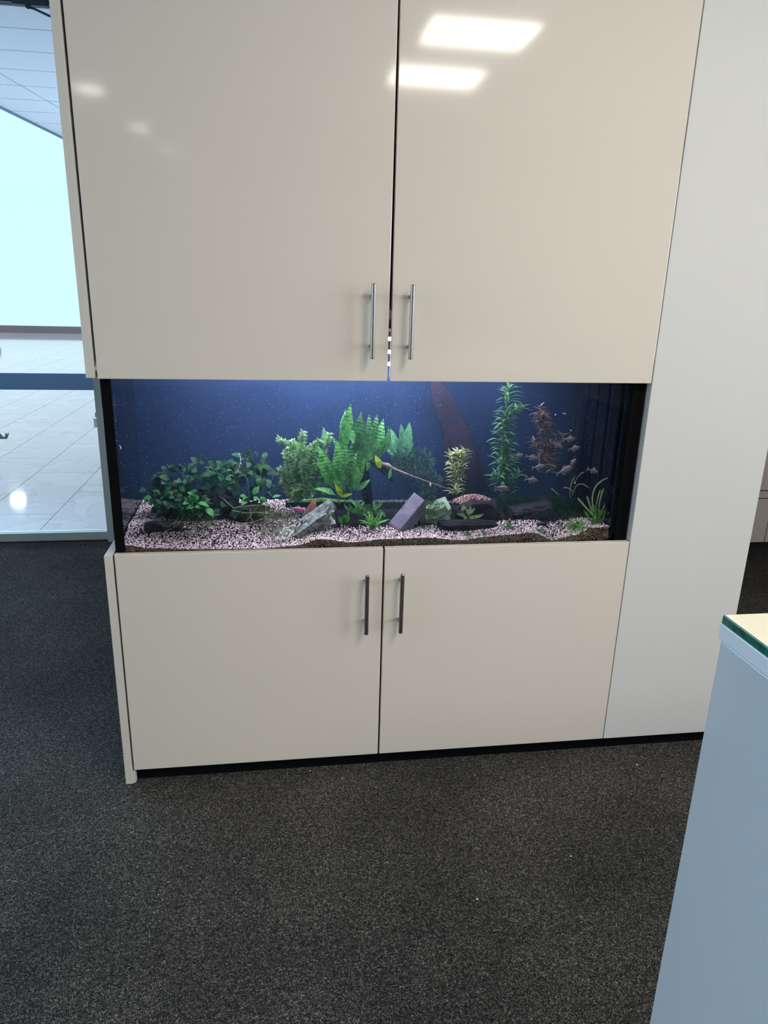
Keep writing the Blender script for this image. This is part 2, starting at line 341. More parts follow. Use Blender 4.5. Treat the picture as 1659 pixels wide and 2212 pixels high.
for i in range(14):
    a = rnd.uniform(0, 6.28); p0 = Vector((-6.5, 16.8, .43)); q1 = p0+Vector((math.cos(a)*.06, math.sin(a)*.06, .3)); q2 = p0+Vector((math.cos(a)*.2, math.sin(a)*.2, .5))
    MB().tube([p0, q1, q2], [.008, .02, .002], 4).build('leaf', mat('dark_leaf', (.03, .08, .03), .5) if i == 0 else bpy.data.materials['dark_leaf'], pot)

# ------------------------------------------------------------------ aquarium cabinet
Z0, Z1, Z2 = 0.0477, 0.7422, 1.2185
XG, W = 0.7468, 1.5
low = thing('base_cabinet', 'low glossy off-white double-door cabinet that carries the aquarium', 'cabinet', (.75, .3, 0))
def lower_door(x0, x1, hx, side):
    dr = box('door', (x0, 0, Z0), (x1, .019, Z1), M_door, low, .0018)
    handle(dr, hx, .4875, .6745)
def handle(dr, hx, za, zb):
    h = MB(); yb = -.035
    h.tube([(hx, yb, za), (hx, yb, za+.0015), (hx, yb, zb-.0015), (hx, yb, zb)], [.0052, .0062, .0062, .0052], 20)
    for z in (za+.03, zb-.03): h.tube([(hx, .001, z), (hx, -.030, z)], .005, 12)
    h.build('handle', M_steel, dr, False)
    for pl in bpy.data.objects[-1:] if False else []: pass
lower_door(.0015, XG-.0025, .695, 0); lower_door(XG+.0025, W-.0015, .797, 1)
box('end_panel', (-.0255, 0.0, 0.0), (-.0035, .58, Z1-.002), M_edge, low, .0008)
box('foot_block', (-.0033, .004, 0.0), (.0033, .05, .045), M_edge, low)
box('kick_board', (.0035, .022, 0.0), (W-.001, .034, .047), M_black, low)
cc = MB(); cc.box((0, .022, .048), (W, .58, .066)); cc.box((0, .022, .066), (.016, .58, .70)); cc.box((W-.018, .022, .066), (W-.002, .58, .70)); cc.box((0, .565, .066), (W, .58, .70)); cc.box((0, .022, .70), (W, .58, .727))
cc.build('carcass', M_inner, low)
upc = thing('wall_cabinet', 'tall glossy off-white double-door cabinet reaching up above the aquarium', 'cabinet', (.75, .3, Z2))
def upper_door(x0a, x1a, x0b, x1b, hx):
    # a hair out of true: the gap opens downwards
    b = MB().box((0, 0, Z2), (1, .019, ZC-.03), 0); zs = Z2; 
    for v in b.bm.verts:
        t_ = (v.co.z-Z2)/(ZC-.03-Z2); lo, hi = x0a+(x0b-x0a)*t_, x1a+(x1b-x1a)*t_
        v.co.x = hi if v.co.x > .5 else lo
    bmesh.ops.bevel(b.bm, geom=b.bm.edges[:], offset=.0018, segments=2, profile=.5, affect='EDGES')
    dr = b.build('door', M_door, upc); handle(dr, hx, 1.2805, 1.467)
upper_door(.0015, XG-.0045, .0015, XG-.0012, .696); upper_door(XG+.0035, W-.0015, XG+.0012, W-.0015, .7965)
box('end_panel', (-.0265, 0.0, Z2+.002), (-.0045, .58, ZC-.03), M_edge, upc, .0008)
cc = MB(); cc.box((0.0, .58, Z2+.02), (W, .595, ZC-.03)); cc.box((0.0, .022, Z2+.04), (.012, .58, ZC-.03)); cc.box((W-.014, .022, Z2+.04), (W-.002, .58, ZC-.03)); cc.box((0, .022, 1.52), (W, .575, 1.538)); cc.box((0, .022, ZC-.05), (W, .58, ZC-.03))
cc.build('carcass', M_inner, upc)
tall = thing('tall_cabinet', 'tall smooth off-white handleless cabinet panel right of the aquarium', 'cabinet', (1.7, .3, 0))
box('front_panel', (W+.001, 0, Z0), (1.9, .019, ZC-.03), M_unit, tall, .0015)
box('side_panel', (W+.001, .0195, Z0), (W+.018, .58, ZC-.03), M_unit, tall)
box('side_panel', (1.882, .0195, Z0), (1.9, .58, ZC-.03), M_unit, tall)
box('kick_board', (W+.001, .022, 0.0), (1.899, .034, .047), M_black, tall)
box('back_panel', (W+.018, .57, Z0), (1.882, .58, ZC-.03), M_inner, tall)

# ------------------------------------------------------------------ aquarium tank
TZ0, TZ1 = .7275, 1.242; YF, YB = .030, .40
tank = thing('aquarium', 'long glass fish tank with black edges set between the cabinets', 'aquarium', (.75, .2, TZ0))
box('front_glass', (.003, YF, TZ0+.004), (W-.004, YF+.008, TZ1), M_tankglass, tank)
M_film = mat('blue_back_film', (0.045, 0.075, 0.22), 0.8, spec=.1); noisy(M_film, (0.006, 0.014, 0.046), (0.010, 0.021, 0.065), 5, 4)
box('back_glass', (.003, YB, TZ0+.004), (W-.004, YB+.008, TZ1), M_film, tank)
M_side = mat('dark_side_glass', (0.006, 0.01, 0.02), .12, spec=.3)
box('side_glass', (.003, YF+.008, TZ0+.004), (.011, YB, TZ1), M_side, tank)
box('side_glass', (W-.05, YF+.008, TZ0+.004), (W-.042, YB, TZ1), M_side, tank)
box('base_glass', (.003, YF, TZ0), (W-.004, YB+.008, TZ0+.004), M_black, tank)
box('edge_seal', (.001, YF-.006, TZ0+.0005), (.026, YF-.0005, TZ1), M_black, tank)
box('edge_seal', (W-.040, YF-.006, TZ0+.0005), (W-.003, YF-.0005, TZ1), M_black, tank)
# tube lamp above the water
lamp = thing('tube_lamp', 'white glowing tube lamp glimpsed through the gap between the upper doors', 'lamp', (.62, .2, 1.26))
M_tube = emis('lamp_tube', (0.93, 0.93, 1.0), 3.0)
for py, yy in ((786, .085), (760, .14), (732, .20)):
    c = at(842, py, yy); MB().tube([(.25, yy, c.z), (1.2, yy, c.z)], .0055, 12).build('tube', M_tube, lamp, True)
MB().box((.24, .06, 1.345), (1.21, .34, 1.353)).build('reflector', mat('violet_grey_reflector', (.3, .28, .5), .4), lamp)
for xx in (.24, 1.20): MB().box((xx-.006, .07, 1.25), (xx+.006, .22, 1.345)).build('end_cap', M_black, lamp)
box('blue_lit_block', (.60, .10, 1.375), (.90, .18, 1.40), mat('pale_blue_lit_block', (.35, .5, .65), .5), lamp)  # bluish light in the door gap, put into the colour of a box
# water
wm = bpy.data.materials.new('tank_water'); wm.use_nodes = True; nt = wm.node_tree; nt.nodes.clear()
wo_ = nt.nodes.new('ShaderNodeOutputMaterial'); vsn = nt.nodes.new('ShaderNodeVolumeScatter'); van = nt.nodes.new('ShaderNodeVolumeAbsorption'); ad = nt.nodes.new('ShaderNodeAddShader')
vsn.inputs['Color'].default_value = (0.26, 0.48, 0.92, 1); vsn.inputs['Density'].default_value = 0.27; vsn.inputs['Anisotropy'].default_value = 0.2
van.inputs['Color'].default_value = (0.25, 0.75, 0.85, 1); van.inputs['Density'].default_value = 0.35
nt.links.new(vsn.outputs[0], ad.inputs[0]); nt.links.new(van.outputs[0], ad.inputs[1]); nt.links.new(ad.outputs[0], wo_.inputs['Volume'])
box('water', (.0115, YF+.0085, TZ0+.005), (W-.0505, YB-.0005, 1.236), wm, tank)

# ------------------------------------------------------------------ substrate
XR = W-.051
def interp(x, pts):
    for (a, ya), (b, yb) in zip(pts[:-1], pts[1:]):
        if x <= b: t_ = max(0, (x-a)/(b-a)); t_ = t_*t_*(3-2*t_); return ya+(yb-ya)*t_
    return pts[-1][1]
soil_px = [(265, 1179), (330, 1186), (420, 1188), (560, 1187), (640, 1180), (690, 1166), (760, 1173), (830, 1166), (920, 1163), (1000, 1168), (1060, 1160), (1100, 1156), (1150, 1152), (1195, 1168), (1240, 1158), (1280, 1141), (1325, 1138)]
soil = [(at(px, py, YF+.009).x, at(px, py, YF+.009).z) for px, py in soil_px]
def soil_top(x): return max(interp(x, soil), TZ0+.007)
from mathutils import noise as mnoise
def ground(x, y):
    f = (y-YF-.009)/(YB-YF-.009); s = soil_top(x)
    mid = .768 + .012*math.exp(-((x-.18)/.2)**2) + .01*math.exp(-((x-1.3)/.2)**2)
    z = s+(mid-s)*min(1, f*3.0) + .010*max(0, f-.3)
    if x > .6: z -= .012*min(1, (x-.6)/.1)*max(0, f-.35)*1.5
    return z + .004*mnoise.noise(Vector((x*9, y*9, 0)))*min(1, f*4)
nx, ny = 260, 60
V = []; F = []
xs = np.linspace(.012, XR, nx); ysg = np.linspace(YF+.009, YB-.001, ny)
for y in ysg:
    for x in xs: V.append((x, y, ground(x, y)))
for j in range(ny-1):
    for i in range(nx-1): a = j*nx+i; F.append((a, a+1, a+nx+1, a+nx))
M_gravel = grains('pink_white_gravel', [(0, (.62, .46, .50)), (.22, (.82, .66, .70)), (.50, (.92, .80, .82)), (.68, (.30, .20, .23)), (.84, (.10, .06, .07))])
M_gbase = mat('gravel_bed', (.014, .010, .012), .95, spec=.1)
M_soil = grains('dark_brown_soil', [(0, (.22, .15, .12)), (.35, (.40, .29, .22)), (.62, (.08, .055, .045)), (.82, (.75, .62, .52))])
gb = thing('gravel_bed', 'pinkish white gravel covering the floor of the aquarium', 'gravel', (.75, .2, .75)); tag(gb, kind='stuff')
o = link('gravel_surface', mesh('gravel_surface', V, F, M_gbase, True), gb); o['kind'] = 'stuff'
# grains : squashed octahedra scattered with random turn and size
OCT = np.array([(1,0,0),(-1,0,0),(0,1,0),(0,-1,0),(0,0,1),(0,0,-1)], float); OF = np.array([(0,2,4),(2,1,4),(1,3,4),(3,0,4),(2,0,5),(1,2,5),(3,1,5),(0,3,5)])
def scatter(name, P, size, M, parent, seed=1):
    rs = np.random.RandomState(seed); n = len(P)
    q = rs.normal(size=(n, 4)); q /= np.linalg.norm(q, axis=1)[:, None]; a, b, c, d = q.T
    Rm = np.stack([np.stack([1-2*(c*c+d*d), 2*(b*c-a*d), 2*(b*d+a*c)], -1), np.stack([2*(b*c+a*d), 1-2*(b*b+d*d), 2*(c*d-a*b)], -1), np.stack([2*(b*d-a*c), 2*(c*d+a*b), 1-2*(b*b+c*c)], -1)], 1)
    sc_ = rs.uniform(.6, 1.25, (n, 3))*size
    vv_ = np.einsum('nij,nkj->nki', Rm, OCT[None]*sc_[:, None, :]) + np.array(P)[:, None, :]
    ff = (OF[None]+6*np.arange(n)[:, None, None]).reshape(-1, 3)
    me = bpy.data.meshes.new(name); me.vertices.add(n*6); me.vertices.foreach_set('co', vv_.reshape(-1))
    me.loops.add(len(ff)*3); me.loops.foreach_set('vertex_index', ff.reshape(-1)); me.polygons.add(len(ff))
    me.polygons.foreach_set('loop_start', np.arange(0, len(ff)*3, 3)); me.update(calc_edges=True); me.validate()
    me.materials.append(M); o = link(name, me, parent); o['kind'] = 'stuff'; return o
P = []
for i in range(34000):
    x = rnd.uniform(.014, XR-.002); y = YF+.0115+(YB-YF-.015)*rnd.random()**1.3
    if x > .62 and y > .128+.025*mnoise.noise(Vector((x*12, 0, 0)))+rnd.gauss(0, .01): continue
    P.append((x, y, ground(x, y)+.0008))
scatter('gravel_grains', P, .0026, M_gravel, gb, 3)
P = []
for i in range(9000):
    x = rnd.uniform(.014, XR-.002); s = soil_top(x); z = TZ0+.006 + (s-TZ0-.006)*rnd.random()**.8
    P.append((x, YF+.0112, z))
sb = thing('soil_layer', 'dark brown grainy soil banked against the front glass under the gravel', 'soil', (.75, YF+.01, TZ0+.005)); tag(sb, kind='stuff')
scatter('soil_grains', P, .0021, M_soil, sb, 5)
V = []; F = []
for i, x in enumerate(np.linspace(.012, XR, 200)):
    V += [(x, YF+.0115, TZ0+.0045), (x, YF+.0115, soil_top(x))]
    if i: F.append((2*i-2, 2*i, 2*i+1, 2*i-1))
o = link('soil_face', mesh('soil_face', V, F, mat('soil_back', (.02, .013, .011), .9)), sb); o['kind'] = 'stuff'

# ------------------------------------------------------------------ rocks and wood
def rocktex(name, c1, c2, sc_=40, bump=.6):
    M = mat(name, c1, .8, spec=.12); return noisy(M, c1, c2, sc_, 7, bump, .3, .7, .8)
M_rgrey = rocktex('pale_grey_rock', (.05, .06, .065), (.40, .43, .43), 75, 1)
M_slate = rocktex('violet_slate', (.09, .08, .12), (.20, .18, .25), 25)
M_dark = rocktex('black_rock', (.006, .006, .009), (.035, .033, .04))
M_green = rocktex('mossy_rock', (.10, .16, .11), (.36, .42, .36), 30)
def rock(name, label, c, dims, rot, M, seed, rough=.22, cuts=4, cat='rock', flat=True, group=None):
    bm = bmesh.new(); bmesh.ops.create_icosphere(bm, subdivisions=cuts, radius=1)
    off = Vector((seed*3.7, seed*1.3, seed*7.1))
    for v in bm.verts:
        d = v.co.normalized(); a = mnoise.noise(d*1.3+off); b = mnoise.noise(d*3.2+off)*.5
        cell = mnoise.cell(d*1.6+off)*.25
        v.co = d*(1+rough*(a*1.4+b+cell)+.05*mnoise.noise(d*9+off)+.03*mnoise.noise(d*19+off))
        for ax in range(3): v.co[ax] = max(-.82, min(.82, v.co[ax]))
    bm.transform(Matrix.Translation(c) @ rot.to_matrix().to_4x4() @ Matrix.Diagonal((*[d/2/.82 for d in dims], 1)))
    me = bpy.data.meshes.new(name); bm.to_mesh(me); bm.free(); me.materials.append(M)
    base = Vector((c[0], c[1], min(v.co.z for v in me.vertices)))
    me.transform(Matrix.Translation(-base)); o = link(name, me, None, base)
    return tag(o, label, cat, group)
from mathutils import Euler
def E_(a, b, c): return Euler((math.radians(a), math.radians(b), math.radians(c)))
def C(px, py, y): return at(px, py, y)
rock('black_rock', 'black rock half buried at the left end under the broad-leaved plant', C(362, 1145, .15), (.13, .07, .045), E_(0, 5, 6), M_dark, 2)
rock('black_rock', 'dark rock hidden in the leaves in the middle of the left plant mass', C(430, 1090, .22), (.22, .11, .09), E_(0, -4, 0), M_dark, 5)
rock('black_rock', 'black rock under the rooty plant right of the left leaf mass', C(535, 1108, .20), (.11, .09, .05), E_(0, 0, 0), M_dark, 9)
rock('grey_rock', 'pale veined grey rock slab sloping down to the white roots', C(684, 1124, .12), (.14, .06, .048), E_(15, -34, 10), M_rgrey, 12, .5, 4)
sl = MB().box((-.062, -.03, -.019), (.062, .03, .019), .004)
for v in sl.bm.verts: v.co += Vector((mnoise.noise(v.co*30)*.004, 0, mnoise.noise(v.co*22+Vector((3, 1, 2)))*.004)); v.co.x += .012*(v.co.z/.019)
c = C(880, 1118, .13); sl.bm.transform(Matrix.Translation(c) @ E_(12, -47, 18).to_matrix().to_4x4())
tag(sl.build('slate_slab', M_slate), 'smooth violet-grey slate slab leaning up to the right in the gravel', 'rock')
rock('grey_rock', 'knobbly grey-green mossy rock between the slate slab and the black stones', C(945, 1108, .16), (.085, .07, .06), E_(0, -20, 0), M_green, 21, .5)
rock('dark_boulder', 'rounded near-black boulder carrying a heap of pinkish gravel', C(1030, 1105, .20), (.155, .11, .085), E_(0, 6, 0), M_dark, 25, .2)
rock('black_rock', 'long flat black stone lying just behind the front gravel', C(1010, 1136, .12), (.185, .06, .034), E_(0, 2, 3), M_dark, 31, .3)
rock('dark_boulder', 'wedge-shaped dark grey stone under the purple fish on the right', C(1145, 1105, .18), (.13, .08, .05), E_(0, -8, 0), rocktex('charcoal_stone', (.012, .012, .016), (.045, .045, .052)), 35, .35)
rock('black_rock', 'low black stone in front of the wedge-shaped stone', C(1150, 1135, .13), (.14, .05, .022), E_(0, -3, 0), M_dark, 39, .3)
# heap of gravel on the boulder
P = []
for i in range(1800):
    a = rnd.uniform(0, 6.28); r = math.sqrt(rnd.random()); q = C(1028, 1078, .21)
    P.append((q.x+.075*r*math.cos(a), q.y+.04*r*math.sin(a), q.z-.014+.026*(1-r*r)+rnd.uniform(-.002,.002)-.08*(.075*r*math.cos(a))))
o = scatter('gravel_heap', P, .0028, grains('rose_gravel', [(0, (.28, .13, .14)), (.4, (.46, .28, .27)), (.7, (.12, .05, .06)), (.9, (.7, .5, .45))]), None, 8); tag(o, 'rose-coloured gravel heaped on the dark boulder', 'gravel')
# ledge across the back
lg = thing('stone_ledge', 'long dark stone ledge along the back edged with pale sediment', 'rock', C(880, 1100, .33))
b = MB(); pts = [(617, 1083), (700, 1085), (800, 1084), (900, 1084), (1000, 1088), (1120, 1092), (1250, 1096)]
for (a0, b0), (a1, b1) in zip(pts[:-1], pts[1:]):
    q0, q1 = C(a0, b0, .30), C(a1, b1, .30); b.box((q0.x, .30, .745), (q1.x-.001, .325, (q0.z+q1.z)/2), .003)
b.build('slab', M_dark, lg)
P = []
for i in range(2600):
    px = rnd.uniform(620, 1300); py = interp(px, pts)-1+rnd.gauss(0, 1.6); q = C(px, py, rnd.uniform(.298, .318)); P.append(tuple(q))
scatter('sediment', P, .0012, grains('pale_sediment', [(0, (.25, .30, .33)), (.5, (.5, .55, .6)), (.8, (.08, .1, .12))]), lg, 11)
P = []
for i in range(2600):
    t_ = rnd.random(); px = 622+150*t_; py = 1085-rnd.random()*10*(1-abs(2*t_-1)); P.append(tuple(C(px, py, rnd.uniform(.29, .325))))
scatter('moss', P, .0016, grains('light_green_moss', [(0, (.14, .36, .06)), (.5, (.25, .5, .1)), (.8, (.08, .2, .05))]), lg, 12)
# sticks on the gravel
for lab, a0, a1, y in (('short dark stick lying on the gravel below the grass tuft', (760, 1168), (775, 1163), .062), ('long thin dark stick lying on the gravel below the slate slab', (854, 1160), (893, 1162), .068)):
    p0, p1 = C(*a0, y), C(*a1, y); tag(MB().tube([p0, (p0+p1)/2+Vector((0, 0, .001)), p1], [.0022, .0026, .0015], 8).build('twig', M_dark), lab, 'stick')
# driftwood
M_wood = rocktex('dark_driftwood', (.008, .014, .012), (.035, .04, .035), 60)
M_twig = rocktex('pinkish_bare_twig', (.20, .13, .13), (.34, .25, .25), 60)
dw = thing('driftwood', 'dark branch rising behind the big green leaves and ending in a thin pinkish twig', 'driftwood', C(790, 1090, .24))
MB().tube([C(795, 1085, .24), C(790, 1040, .24), C(782, 1005, .235), C(778, 992, .23)], [.016, .018, .014, .008], 10).build('trunk', M_wood, dw, True)
MB().tube([C(762, 987, .22), C(790, 990, .22), C(815, 1004, .22), C(835, 1020, .22), C(848, 1040, .22)], [.003, .008, .012, .010, .003], 10).build('branch', M_wood, dw, True)
MB().tube([C(822, 1003, .21), C(850, 1013, .205), C(895, 1030, .2), C(940, 1046, .2), C(985, 1062, .2)], [.005, .0045, .0018, .0012, .0008], 8).build('twig', M_twig, dw, True)
tw = MB().tube([C(822, 1000, .205), C(838, 1006, .205), C(852, 1014, .205)], [.003, .0085, .002], 8); tw.build('bud', M_twig, dw, True)
tag(MB().tube([C(778, 1012, .2), C(780, 1013, .2)], .001, 5).build('snail', M_twig) if False else MB().tube([C(929, 1043, .19), C(930, 1047, .19), C(930, 1052, .19)], [.001, .004, .001], 8).build('snail', mat('pink_shell', (.55, .35, .38), .4), None, True), 'tiny pinkish snail on the thin twig right of the big plant', 'snail')
red_refl = MB(); red_refl.tube([C(1010, 1075, .33), C(1000, 1000, .35), C(985, 930, .36), C(950, 860, .365), C(935, 805, .365)], [.085, .060, .045, .034, .012], 12)  # reddish reflection on the front glass, modelled as a solid shape at the back
for v in red_refl.bm.verts: v.co.y = .352+(v.co.y-.352)*.22
tag(red_refl.build('driftwood', rocktex('reddish_reflection', (.013, .006, .011), (.028, .011, .017), 25, .4), None, True), 'broad reddish-brown shape standing in for a reflection on the glass, behind the bright stem plant', 'driftwood')

# ------------------------------------------------------------------ leaves
def blade(name, L, Wd, M, prof='oval', bend=.25, wave=0.0, nseg=7, fold=.25, seed=0):
    r = random.Random(seed); V = []; F = []
    for i in range(nseg+1):
        t_ = i/nseg
        if prof == 'oval': wdt = math.sin(math.pi*t_**.8)**.75 if 0 < t_ < 1 else 0
        elif prof == 'lance': wdt = math.sin(math.pi*t_**.85) if 0 < t_ < 1 else 0
        elif prof == 'strap': wdt = min(1, (1-t_)*8)*(.7+.3*t_)
        wdt = max(wdt, .03)*Wd/2; y = L*t_
        z = bend*L*(t_-t_*t_*1.0)*1.2 - bend*L*.5*t_*t_
        wv = wave*Wd*math.sin(t_*math.pi*4+r.random()*.6)
        V += [(-wdt, y, z+fold*wdt+wv), (0, y, z), (wdt, y, z+fold*wdt-wv)]
        if i:
            a = 3*(i-1); F += [(a, a+1, a+4, a+3), (a+1, a+2, a+5, a+4)]
    me = mesh(name, V, F, M, True); return me
def leaf(me, parent, base, direction, normal, s=1.0, name='leaf', roll=0):
    y = Vector(direction).normalized(); z = Vector(normal); x = y.cross(z)
    if x.length < 1e-3: x = y.cross(Vector((1, .2, .1)))
    x.normalize(); z = x.cross(y)
    if roll:
        q = Matrix.Rotation(roll, 3, y); x = q @ x; z = q @ z
    o = bpy.data.objects.new(name, me); COL.objects.link(o); o.parent = parent
    mm = Matrix((x*s, y*s, z*s)).transposed().to_4x4(); mm.translation = Vector(base)-parent.location; o.matrix_local = mm; return o
def rdir(spread=1.0, up=0.5, front=.5):
    return Vector((rnd.gauss(0, spread), rnd.gauss(0, spread*.6)-front, abs(rnd.gauss(0, spread*.6))+up)).normalized()
VIEW = Vector((0, -1, .35)).normalized()
L_anu = leafmat('anubias_leaf', (.009, .042, .02), (.024, .10, .04), lo=.2, hi=1.8)
L_anub = leafmat('young_leaf', (.03, .17, .04), (.06, .27, .07))
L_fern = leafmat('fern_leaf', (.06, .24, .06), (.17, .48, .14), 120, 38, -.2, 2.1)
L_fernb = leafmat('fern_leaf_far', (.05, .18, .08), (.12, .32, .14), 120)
L_yel = leafmat('yellow_leaf', (.50, .58, .03), (.30, .55, .05))
L_wis = leafmat('feathery_leaf', (.13, .30, .09), (.32, .50, .22))
L_stem = leafmat('pale_stem_leaf', (.30, .42, .16), (.52, .60, .34))
L_tall = leafmat('green_stem_leaf', (.07, .24, .08), (.20, .40, .19))
L_red = leafmat('reddish_leaf', (.26, .17, .13), (.40, .27, .22))
L_gr = leafmat('grass_blade', (.05, .22, .04), (.14, .40, .09))
L_pal = leafmat('pale_grass_blade', (.30, .48, .20), (.42, .58, .30))
M_root = mat('pale_root', (.26, .27, .16), .7); M_stem = mat('green_stem', (.07, .16, .05), .6)
M_wroot = mat('white_root', (.75, .78, .75), .6)

def crown(parent, cells, lf, size, mel, name='leaf'):
    """leaves standing on stalks inside an outline: cells = (px, py, depth, rx, ry)"""
    for px, py, y, rx, ry, n in cells:
        for i in range(n):
            a = rnd.uniform(0, 6.28); r = math.sqrt(rnd.random()); u, v = r*math.cos(a), r*math.sin(a)
            base = C(px+u*rx, py+v*ry, y + .03*(r-.5)-.02*(1-r) + rnd.uniform(-.015, .015))
            d = Vector((u*.9+rnd.gauss(0, .45), -.35+rnd.gauss(0, .4), -.15-v*.6+rnd.gauss(0, .35)))
            nrm = Vector((rnd.gauss(0, .35), -.55+rnd.gauss(0, .25), .8))
            leaf(mel[rnd.randrange(len(mel))], parent, base, d, nrm, size*rnd.uniform(.7, 1.2), name)
def tendrils(parent, spots, M, name='root', rad=.0007):
    for s_ in spots:
        p0 = C(*s_[0]); p1 = C(*s_[1]); n_ = 6; sag = s_[2] if len(s_) > 2 else .01
        pts_ = []
        for i in range(n_+1):
            t_ = i/n_; p = p0.lerp(p1, t_); p.z -= math.sin(math.pi*t_)*sag; p.x += rnd.gauss(0, .0012); p.y += rnd.gauss(0, .001); pts_.append(p)
        MB().tube(pts_, [rad*1.3]*(n_)+[rad*.5], 5).build(name, M, parent, True)
anu_m = [blade('leaf', .034, .024, L_anu, 'oval', b_, .04, 6, .2, i) for i, b_ in enumerate((.1, .3, .5))]
anu_b = [blade('leaf', .034, .022, L_anub, 'oval', b_, .04, 6, .2, i) for i, b_ in enumerate((.1, .4))]
# A : broad-leaved plants on the left
a1 = thing('broad_leaved_plant', 'low dark green broad-leaved plant over the left black rock, brightest leaves in front', 'aquarium plant', C(390, 1120, .14))
crown(a1, [(360, 1085, .13, 36, 22, 44), (420, 1095, .12, 32, 18, 40)], None, .74, anu_m)
crown(a1, [(345, 1082, .12, 28, 12, 7), (425, 1092, .10, 28, 15, 11), (398, 1070, .12, 14, 8, 4)], None, .85, anu_b)
a2 = thing('broad_leaved_plant', 'tall dark mound of round leaves behind the low leaves on the left', 'aquarium plant', C(420, 1090, .23))
crown(a2, [(400, 1040, .22, 66, 34, 85), (455, 1020, .24, 58, 28, 60), (350, 1055, .24, 34, 26, 30), (480, 1035, .19, 42, 30, 40), (440, 1075, .22, 80, 26, 50)], None, .82, anu_m)
crown(a2, [(478, 1028, .16, 16, 10, 4)], None, .7, anu_b)
a3 = thing('broad_leaved_plant', 'stalked round-leaved plant at the right end of the left leaf mass', 'aquarium plant', C(545, 1105, .22))
crown(a3, [(540, 1003, .24, 46, 18, 46), (560, 1030, .22, 34, 16, 18), (520, 1055, .24, 30, 30, 26), (565, 1080, .25, 30, 22, 16)], None, .84, anu_m)
leaf(anu_b[0], a3, C(556, 1010, .15), (.5, -.1, .2), (0, -.9, .5), .75); tendrils(a3, [((564, 1012, .15), (568, 1085, .17), 0), ((535, 1035, .17), (538, 1080, .18), 0), ((560, 1060, .19), (566, 1110, .19), 0)], M_stem, 'stalk', .001)
crown(a3, [(548, 1076, .13, 16, 8, 4), (535, 1077, .13, 8, 8, 2), (575, 1075, .14, 14, 6, 4)], None, .8, anu_b); crown(a3, [(480, 1106, .13, 10, 6, 2), (500, 1095, .13, 20, 6, 2)], None, .9, anu_m); leaf(anu_b[1], a3, C(484, 1096, .12), (-.3, -.1, .7), VIEW, .6)
tendrils(a3, [((500, 1098, .12), (598, 1093, .13), -.006), ((500, 1102, .12), (575, 1105, .13), .006), ((475, 1072, .14), (505, 1098, .12), 0), ((510, 1130, .10), (580, 1115, .11), .008), ((455, 1128, .10), (520, 1137, .09), .004), ((520, 1137, .09), (545, 1160, .07), 0), ((540, 1100, .13), (545, 1130, .11), 0), ((560, 1105, .13), (590, 1140, .11), -.004), ((590, 1110, .13), (620, 1120, .12), -.012), ((575, 1085, .14), (575, 1130, .11), -.003), ((600, 1090, .14), (560, 1140, .11), .006), ((520, 1110, .12), (600, 1115, .12), -.008), ((530, 1125, .12), (560, 1090, .12), .004), ((596, 1012, .2), (585, 1045, .2), -.004), ((605, 1018, .2), (640, 1012, .22), -.006), ((588, 1035, .18), (592, 1018, .18), 0)], M_root); tendrils(a3, [((517, 979, .14), (521, 1000, .14), -.001), ((521, 1000, .14), (508, 1024, .14), .002)], M_wroot, 'root', .001)
tendrils(a1, [((333, 1110, .11), (365, 1138, .09), .012), ((365, 1138, .09), (385, 1118, .1), .002), ((372, 1143, .09), (352, 1152, .08), -.003), ((385, 1120, .1), (374, 1142, .09), -.002), ((390, 1150, .08), (396, 1165, .07), 0), ((400, 1125, .1), (410, 1145, .09), 0), ((440, 1122, .1), (500, 1134, .09), .006), ((435, 1120, .1), (462, 1140, .09), 0), ((425, 1120, .1), (421, 1145, .09), 0), ((410, 1122, .1), (390, 1148, .09), -.004), ((440, 1118, .1), (475, 1112, .1), -.003), ((395, 1118, .1), (375, 1140, .1), .004), ((318, 1098, .13), (334, 1112, .11), 0)], M_root)
# thousands of fine roots below
def fuzz(name, parent, cells, M, ln=.02, rad=.0005, seed=1, tris=3):
    """fine threads joined into one part"""
    rs = random.Random(seed); V = []; F = []
    for px, py, y, rx, ry, n in cells:
        for i in range(n):
            a = rs.uniform(0, 6.28); r = math.sqrt(rs.random()); p = C(px+r*rx*math.cos(a), py+r*ry*math.sin(a), y+rs.uniform(-.02, .02))
            d = Vector((rs.gauss(0, 1), rs.gauss(0, .6), rs.gauss(0, .8))).normalized()*ln*rs.uniform(.5, 1.3); side = d.cross(Vector((0, 1, .3))).normalized()*rad
            b_ = len(V); q = p+d*.5+Vector((0, 0, rs.uniform(-.3, .3)*ln)); e_ = p+d
            V += [p-side, p+side, q-side, q+side, e_]; F += [(b_, b_+1, b_+3, b_+2), (b_+2, b_+3, b_+4)]
    o = link(name, mesh(name, V, F, M), parent); o['kind'] = 'stuff'; return o
M_fz = leafmat('root_fuzz', (.05, .08, .03), (.13, .15, .06))
fuzz('fine_roots', a3, [(560, 1110, .16, 40, 20, 500), (600, 1125, .13, 40, 18, 350)], M_fz, .02, .0004, 3)
fuzz('fine_roots', a1, [(430, 1128, .12, 45, 14, 260)], M_fz, .02, .0004, 4)
